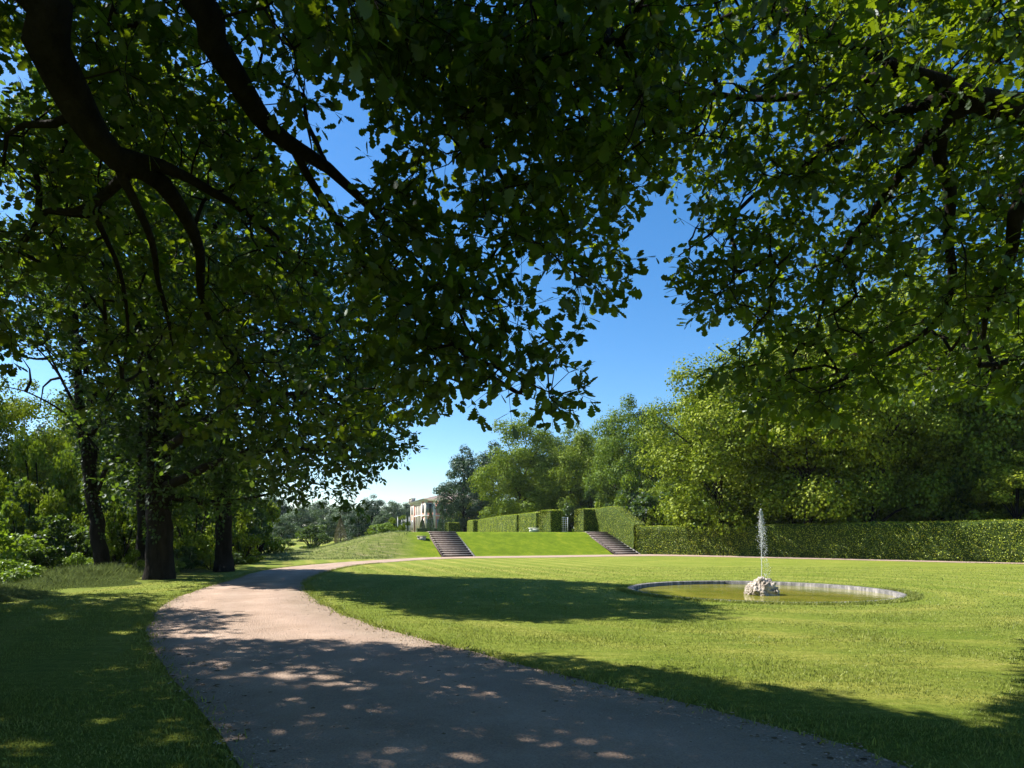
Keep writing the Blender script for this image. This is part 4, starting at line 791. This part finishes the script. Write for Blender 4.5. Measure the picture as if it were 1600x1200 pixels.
for z0, h in ((.9, 2.6), (VH*.5+.9, 2.2)):
    for c in (1.15, 3.85, 6.5, 9.1, 11.7, 14.8): window('front', c, z0, h, .8 if c > 1.2 else .7)
    for c in (2.5,): window('side', c, z0, h, 1.1)
    for c in (Ln-2.1,): window('side', c, z0, h, 1.1)
    for c in (6.2, 8.3, 10.5, 12.8, 14.6): window('loggia', c, .3 if z0 < 1 else z0, 3.1 if z0 < 1 else h, 1.1)

# ---------------------------------------------------------------- pond, rock, jet
mb = MB(); K = 120; prof = [(.20, -.25), (.20, .012), (.18, .02), (.02, .02), (0, .01), (0, -.5)]
vs = [(PC[0]+(PRX+a)*math.cos(i/K*2*math.pi)-PC[0], PC[1]+(PRY+a)*math.sin(i/K*2*math.pi)-PC[1], z) for i in range(K) for a, z in prof]; m = len(prof)
mb.add(vs, [(i*m+j, ((i+1) % K)*m+j, ((i+1) % K)*m+j+1, i*m+j+1) for i in range(K) for j in range(m-1)])
def rim_mat():
    m_, t, out = nodes('rim_stone'); tc = N(t, 'ShaderNodeTexCoord'); n1 = N(t, 'ShaderNodeTexNoise', Scale=7, Detail=8, Roughness=.75); mp = N(t, 'ShaderNodeMapping'); mp.inputs['Scale'].default_value = (1, 1, .25)
    t.links.new(tc.outputs['Object'], mp.inputs[0]); t.links.new(mp.outputs[0], n1.inputs[0]); sx = N(t, 'ShaderNodeSeparateXYZ'); t.links.new(tc.outputs['Object'], sx.inputs[0])
    at2 = N(t, 'ShaderNodeMath', operation='ARCTAN2'); t.links.new(sx.outputs[1], at2.inputs[0]); t.links.new(sx.outputs[0], at2.inputs[1])
    mu = N(t, 'ShaderNodeMath', operation='MULTIPLY'); mu.inputs[1].default_value = 24/(2*math.pi); t.links.new(at2.outputs[0], mu.inputs[0])
    fr = N(t, 'ShaderNodeMath', operation='FRACT'); t.links.new(mu.outputs[0], fr.inputs[0]); jn = ramp(t, fr.outputs[0], [(0, (.6, .6, .6)), (.015, (.65, .65, .65)), (.025, (1, 1, 1))])
    c = ramp(t, n1.outputs[0], [(.32, (.035, .035, .033)), (.48, (.11, .105, .10)), (.64, (.29, .265, .25))])
    mx = N(t, 'ShaderNodeMix', data_type='RGBA', blend_type='MULTIPLY'); mx.inputs[0].default_value = 1; t.links.new(c, mx.inputs[6]); t.links.new(jn, mx.inputs[7])
    p = N(t, 'ShaderNodeBsdfPrincipled', Roughness=.85); t.links.new(mx.outputs[2], p.inputs[0]); bm = N(t, 'ShaderNodeBump', Strength=.5, Distance=.02); t.links.new(n1.outputs[0], bm.inputs['Height']); t.links.new(bm.outputs[0], p.inputs['Normal']); t.links.new(p.outputs[0], out.inputs[0]); return m_
rim = mb.build('pond_rim', rim_mat(), None, True); rim.location = (PC[0], PC[1], 0); tag(rim, 'round weathered stone rim of the sunken fountain pond in the lawn', 'pond rim')
mw, t, out = nodes('pond_water'); p = N(t, 'ShaderNodeBsdfPrincipled', Roughness=.04); g = N(t, 'ShaderNodeNewGeometry')
n1 = N(t, 'ShaderNodeTexNoise', Scale=.9, Detail=4); t.links.new(g.outputs['Position'], n1.inputs[0]); c = ramp(t, n1.outputs[0], [(.35, (.13, .145, .018)), (.6, (.22, .20, .03))]); t.links.new(c, p.inputs[0])
n2 = N(t, 'ShaderNodeTexNoise', Scale=5, Detail=4); t.links.new(g.outputs['Position'], n2.inputs[0]); bm = N(t, 'ShaderNodeBump', Strength=.25, Distance=.03); t.links.new(n2.outputs[0], bm.inputs['Height']); t.links.new(bm.outputs[0], p.inputs['Normal'])
p.inputs['IOR'].default_value = 1.33; t.links.new(p.outputs[0], out.inputs[0])
mb = MB(); mb.add([(PC[0], PC[1], -.09)]+[(PC[0]+(PRX+.02)*math.cos(i/K*2*math.pi), PC[1]+(PRY+.02)*math.sin(i/K*2*math.pi), -.09) for i in range(K)], [(0, 1+i, 1+(i+1) % K) for i in range(K)])
wt = mb.build('pond_water', mw); tag(wt, kind='structure')
RC = (7.04, 17.2); rock = thing('fountain_rock', 'knobbly pale rock mound in the middle of the pond', 'rock mound', (RC[0], RC[1], -.12))
rockm = noise_mat('rock', [(.36, (.08, .065, .05)), (.5, (.34, .295, .25)), (.68, (.58, .52, .46))], 7, 8, .9, 1, 18, .2, .05)
import bmesh
bm_ = bmesh.new(); bmesh.ops.create_icosphere(bm_, subdivisions=6, radius=1)
for v in bm_.verts:
    d = v.co.normalized(); q = noise.voronoi(d*3.6)[0]; q2_ = noise.voronoi(d*7.5)[0]; k = .90+.07*(q[1]-q[0])**.5+.05*(q2_[1]-q2_[0])**.5+.22*noise.noise(d*2.1)+.12*noise.noise(d*5.5)+.06*noise.noise(d*13)
    v.co = Vector((d.x*.47*k, d.y*.45*k, max(-.12, d.z)*.50*k))
me = bpy.data.meshes.new('mound'); bm_.to_mesh(me); bm_.free(); me.materials.append(rockm)
for q in me.polygons: q.use_smooth = True
link('mound', me, rock)
dk = noise_mat('bronze', [(.3, (.03, .025, .02)), (.7, (.06, .05, .04))], 5, 3, .4, .1)
v, f = frusta(np.array([[0, 0, .36]]), np.array([[0, 0, .52]]), np.array([.022]), np.array([.014]), 10); mesh('nozzle', v, f.ravel(), np.arange(len(f))*4, dk, rock)
mj, t, out = nodes('jet_water'); d = N(t, 'ShaderNodeBsdfDiffuse'); d.inputs[0].default_value = (.85, .88, .9, 1); tl = N(t, 'ShaderNodeBsdfTranslucent'); tl.inputs[0].default_value = (.85, .88, .9, 1)
mx = N(t, 'ShaderNodeMixShader'); mx.inputs[0].default_value = .5; t.links.new(d.outputs[0], mx.inputs[1]); t.links.new(tl.outputs[0], mx.inputs[2]); gl = N(t, 'ShaderNodeBsdfGlossy', Roughness=.1); m3 = N(t, 'ShaderNodeMixShader'); m3.inputs[0].default_value = .2
t.links.new(mx.outputs[0], m3.inputs[1]); t.links.new(gl.outputs[0], m3.inputs[2]); t.links.new(m3.outputs[0], out.inputs[0])
r = np.random.default_rng(5); dr_ = []
Ht = 1.95                                            # droplets: rising core, then falling spray drifting right
z = r.random(300)*Ht; dr_ += [((.002+.010*(q/Ht))*r.normal()-.02*(q/Ht)**2, .01*r.normal(), q, .005+.003*r.random()) for q in z]
z = Ht-abs(r.normal(0, .36, 760))*Ht*.8; dr_ += [(-.03+.075*np.sqrt(max(Ht-q, 0)/Ht)*r.normal()*1.2+.07*max(Ht-q, 0)/Ht*1.3, .05*r.normal()*max(Ht-q, .1), q, .004+.006*r.random()) for q in z]
z = r.random(220)*Ht*.75; dr_ += [(.03+.11*(Ht-q)/Ht+.045*r.normal(), .05*r.normal(), q, .004+.005*r.random()) for q in z]
D = np.array([q for q in dr_ if q[2] > 0]); OV = np.array([(1, 0, 0), (0, 1, 0), (-1, 0, 0), (0, -1, 0), (0, 0, 1.8), (0, 0, -1.8)]); OF = np.array([(0, 1, 4), (1, 2, 4), (2, 3, 4), (3, 0, 4), (1, 0, 5), (2, 1, 5), (3, 2, 5), (0, 3, 5)])
V = D[:, None, :3]+OV[None]*D[:, 3][:, None, None]; f = (np.arange(len(D))[:, None, None]*6+OF[None]).reshape(-1, 3)
xs = smoothline([(0, 0, 0), (0, 0, .8), (-.01, 0, 1.5), (-.03, 0, 1.95)], [.009, .006, .006, .003], .05); tv, tf = tube(*xs, 6, .3, 2)
nv = V.reshape(-1, 3); loops = np.concatenate([f.ravel(), (tf+len(nv)).ravel()]); st = np.concatenate([np.arange(len(f))*3, len(f)*3+np.arange(len(tf))*4])
jet = mesh('water_jet', np.concatenate([nv, tv]), loops, st, mj); jet.location = (RC[0], RC[1], .36); tag(jet, 'thin white water jet spraying up from the rock mound', 'water jet')

# ---------------------------------------------------------------- grass
def blades(name, n, gen, h, wd, mat, label, seed, lean=.35):
    r = np.random.default_rng(seed); G = gen(n, r); n = len(G); z = ter(G[:, 0], G[:, 1])
    an = r.uniform(0, 2*math.pi, n); hh = h*(.5+.8*r.random(n))*(G[:, 2] if G.shape[1] > 2 else 1); sx = np.stack([np.cos(an), np.sin(an), np.zeros(n)], 1)*(wd*(.6+.8*r.random(n)))[:, None]
    b = np.stack([G[:, 0], G[:, 1], z-.01], 1); ln = r.normal(0, lean, (n, 2)); tip = b+np.stack([ln[:, 0]*hh, ln[:, 1]*hh, hh], 1); 
    mid = b+(tip-b)*.55+np.stack([-ln[:, 0]*hh*.15, -ln[:, 1]*hh*.15, hh*.08], 1)
    V = np.stack([b-sx, b+sx, mid+sx*.7, tip, mid-sx*.7], 1); f = np.arange(n)[:, None]*5+np.array([0, 1, 2, 3, 4])[None]
    o = mesh(name, V, f.ravel(), np.arange(n)*5, mat); return tag(o, label, 'grass', kind='stuff')
def offpath(G, pad=0):
    return ~inpoly(G, PATHPOLY) & (((G[:, 0]-PC[0])/(PRX+.3))**2+((G[:, 1]-PC[1])/(PRY+.3))**2 > 1)
def g_near(n, r):
    y = 2.8+11*r.random(n*2)**1.25; x = (r.random(n*2)*1.9-.95)*(y+.6); G = np.stack([x, y], 1); G = G[offpath(G)]
    dn = np.array([noise.noise((a*.8, b*.8, 0)) for a, b in G]); hs = .75+.7*dn+.25*np.clip((-G[:, 0]-5)/3, 0, 1); G = np.column_stack([G, np.clip(hs, .35, 1.6)]); return G[:n]
blades('lawn_grass', 170000, g_near, .042, .0042, blade, 'short mown grass of the lawn near the viewer', 3)
def g_edge(n, r):
    i = r.integers(0, len(Lp)-1, n); s = r.random((n, 1)); side = r.random(n) < .6
    A = np.where(side[:, None], Rp[i]+(Rp[i+1]-Rp[i])*s, Lp[i]+(Lp[i+1]-Lp[i])*s); B = np.where(side[:, None], Lp[i], Rp[i]); d = norm(A-B)
    G = A+d*(r.normal(.08, .14, (n, 1))); G = G[(G[:, 1] > 2.5) & (G[:, 1] < 34)]; return np.column_stack([G, np.ones(len(G))])
blades('path_edge_grass', 26000, g_edge, .07, .006, blade, 'tufts of grass along both edges of the gravel path', 4, .5)
def g_rim(n, r):
    a = r.uniform(0, 2*math.pi, n); k = r.random(n)*.35+.19; return np.column_stack([PC[0]+(PRX+k)*np.cos(a), PC[1]+(PRY+k)*np.sin(a), np.where(np.sin(a) < .1, 1.4, .5)])
blades('rim_grass', 16000, g_rim, .05, .007, blade, 'fringe of grass around the stone rim of the pond', 5)
def g_tall(n, r):
    y = 10.5+16*r.random(n*3); edge = np.interp(y, [10, 12, 16, 20, 24, 28], [-9.6, -10.6, -12.3, -12.4, -12.8, -12.5]); x = edge-abs(r.normal(0, 1, n*3))*2.4; x += .5*np.sin(y*1.7)
    G = np.stack([x, y], 1); dn = np.array([noise.noise((a*.5, b*.5, 3)) for a, b in G]); ok = dn > -.35*r.random(len(G)); G = np.column_stack([G, np.clip(.7+1.1*dn, .3, 1.5)*np.clip(.12+(edge-x)*.45, .12, 1.25)])[ok]; return G[:n]
blades('tall_grass', 75000, g_tall, .38, .007, tallb, 'unmown feathery tall grass along the left verge under the trees', 6, .4)
def g_rough(n, r):
    y = r.uniform(30, 60, n*3); x = r.uniform(-24, -8, n*3); G = np.stack([x, y], 1); u, v = uv(x, y); e = x+.184*y
    dn = np.array([noise.noise((a*.6, b*.6, 7)) for a, b in G]); ok = (v > -2.6) & (e < 1) & (dn > -.45) & offpath(G); return np.column_stack([G, .35+.6*np.clip(dn+.3, 0, 1)])[ok][:n]
blades('rough_grass', 14000, g_rough, .20, .016, tallb, 'rough meadow grass on the left shoulder of the bank', 7, .5)
def g_lawn2(n, r):
    y = 13+17*r.random(n*2); x = (r.random(n*2)*1.8-.9)*y; G = np.stack([x, y], 1); G = G[offpath(G) & (x > -12)]; return np.column_stack([G, np.ones(len(G))])[:n]
blades('far_lawn_grass', 40000, g_lawn2, .04, .009, blade, 'mown grass of the middle lawn', 8)
# ---------------------------------------------------------------- air
HAZE = .00012
mh, t, out = nodes('haze'); pv = N(t, 'ShaderNodeVolumePrincipled', Density=HAZE); pv.inputs['Color'].default_value = (.80, .88, 1, 1); pv.inputs['Anisotropy'].default_value = .3; t.links.new(pv.outputs[0], out.inputs['Volume'])
mb = MB(); mb.box(-905, -62, -3, 905, 1505, 34); hz = mb.build('haze', mh); tag(hz, kind='stuff')
# ---------------------------------------------------------------- loose stones and fallen leaves on the path
def scatter(name, n, size, flat, mat, label, cat, seed, k=5):
    r = np.random.default_rng(seed); y = 2.6+13*r.random(n)**1.5; i = np.clip(np.searchsorted(Lp[:, 1][:150], y), 1, 149); s = r.random(n)
    s = np.where(r.random(n) < .6, np.where(r.random(n) < .5, .12*s**1.5, 1-.12*s**1.5), s)
    j = np.array([np.argmin(abs(Rp[:150, 1]-q)) for q in y]); i2 = np.array([np.argmin(abs(Lp[:150, 1]-q)) for q in y])
    C = np.stack([Lp[i2, 0]*(1-s)+Rp[j, 0]*s, y, np.full(n, .022)], 1); a = np.arange(k)/k*2*math.pi; sz = size*(.4+r.random(n)**2)
    rot = r.uniform(0, 6.3, n); R0 = 1+.25*r.normal(0, 1, (n, k)); X = np.zeros((n, k*2+1, 3))
    for q, (rr, zz) in enumerate(((1, 0), (.7, flat*.8))):
        X[:, q*k:(q+1)*k, 0] = np.cos(a[None]+rot[:, None])*R0*rr; X[:, q*k:(q+1)*k, 1] = np.sin(a[None]+rot[:, None])*R0*rr*.75; X[:, q*k:(q+1)*k, 2] = zz
    X[:, 2*k, 2] = flat; V = C[:, None]+X*sz[:, None, None]; ii = np.arange(k); f4 = np.stack([ii, (ii+1) % k, (ii+1) % k+k, ii+k], 1); f3 = np.stack([ii+k, (ii+1) % k+k, np.full(k, 2*k)], 1)
    fl = np.concatenate([f4.ravel(), f3.ravel()]); st = np.concatenate([np.arange(k)*4, 4*k+np.arange(k)*3]); L = len(fl); m = 2*k+1
    o = mesh(name, V, (np.arange(n)[:, None]*m+fl[None]).ravel(), (np.arange(n)[:, None]*L+st[None]).ravel(), mat); tag(o, label, cat, kind='stuff')
pebm = noise_mat('pebble', [(.3, (.22, .17, .14)), (.7, (.42, .34, .29))], 9, 4, .9, .1)
scatter('loose_stones', 6500, .0095, .55, pebm, 'small loose stones scattered over the gravel path', 'stones', 61)
litter = leaf_mat('fallen_leaf', (.06, .04, .02), (.16, .11, .05), (.1, .07, .03), .6, .02, .2)
scatter('fallen_leaves', 900, .022, .12, litter, 'dry fallen leaves and twigs lying on the path edges', 'leaf litter', 62)
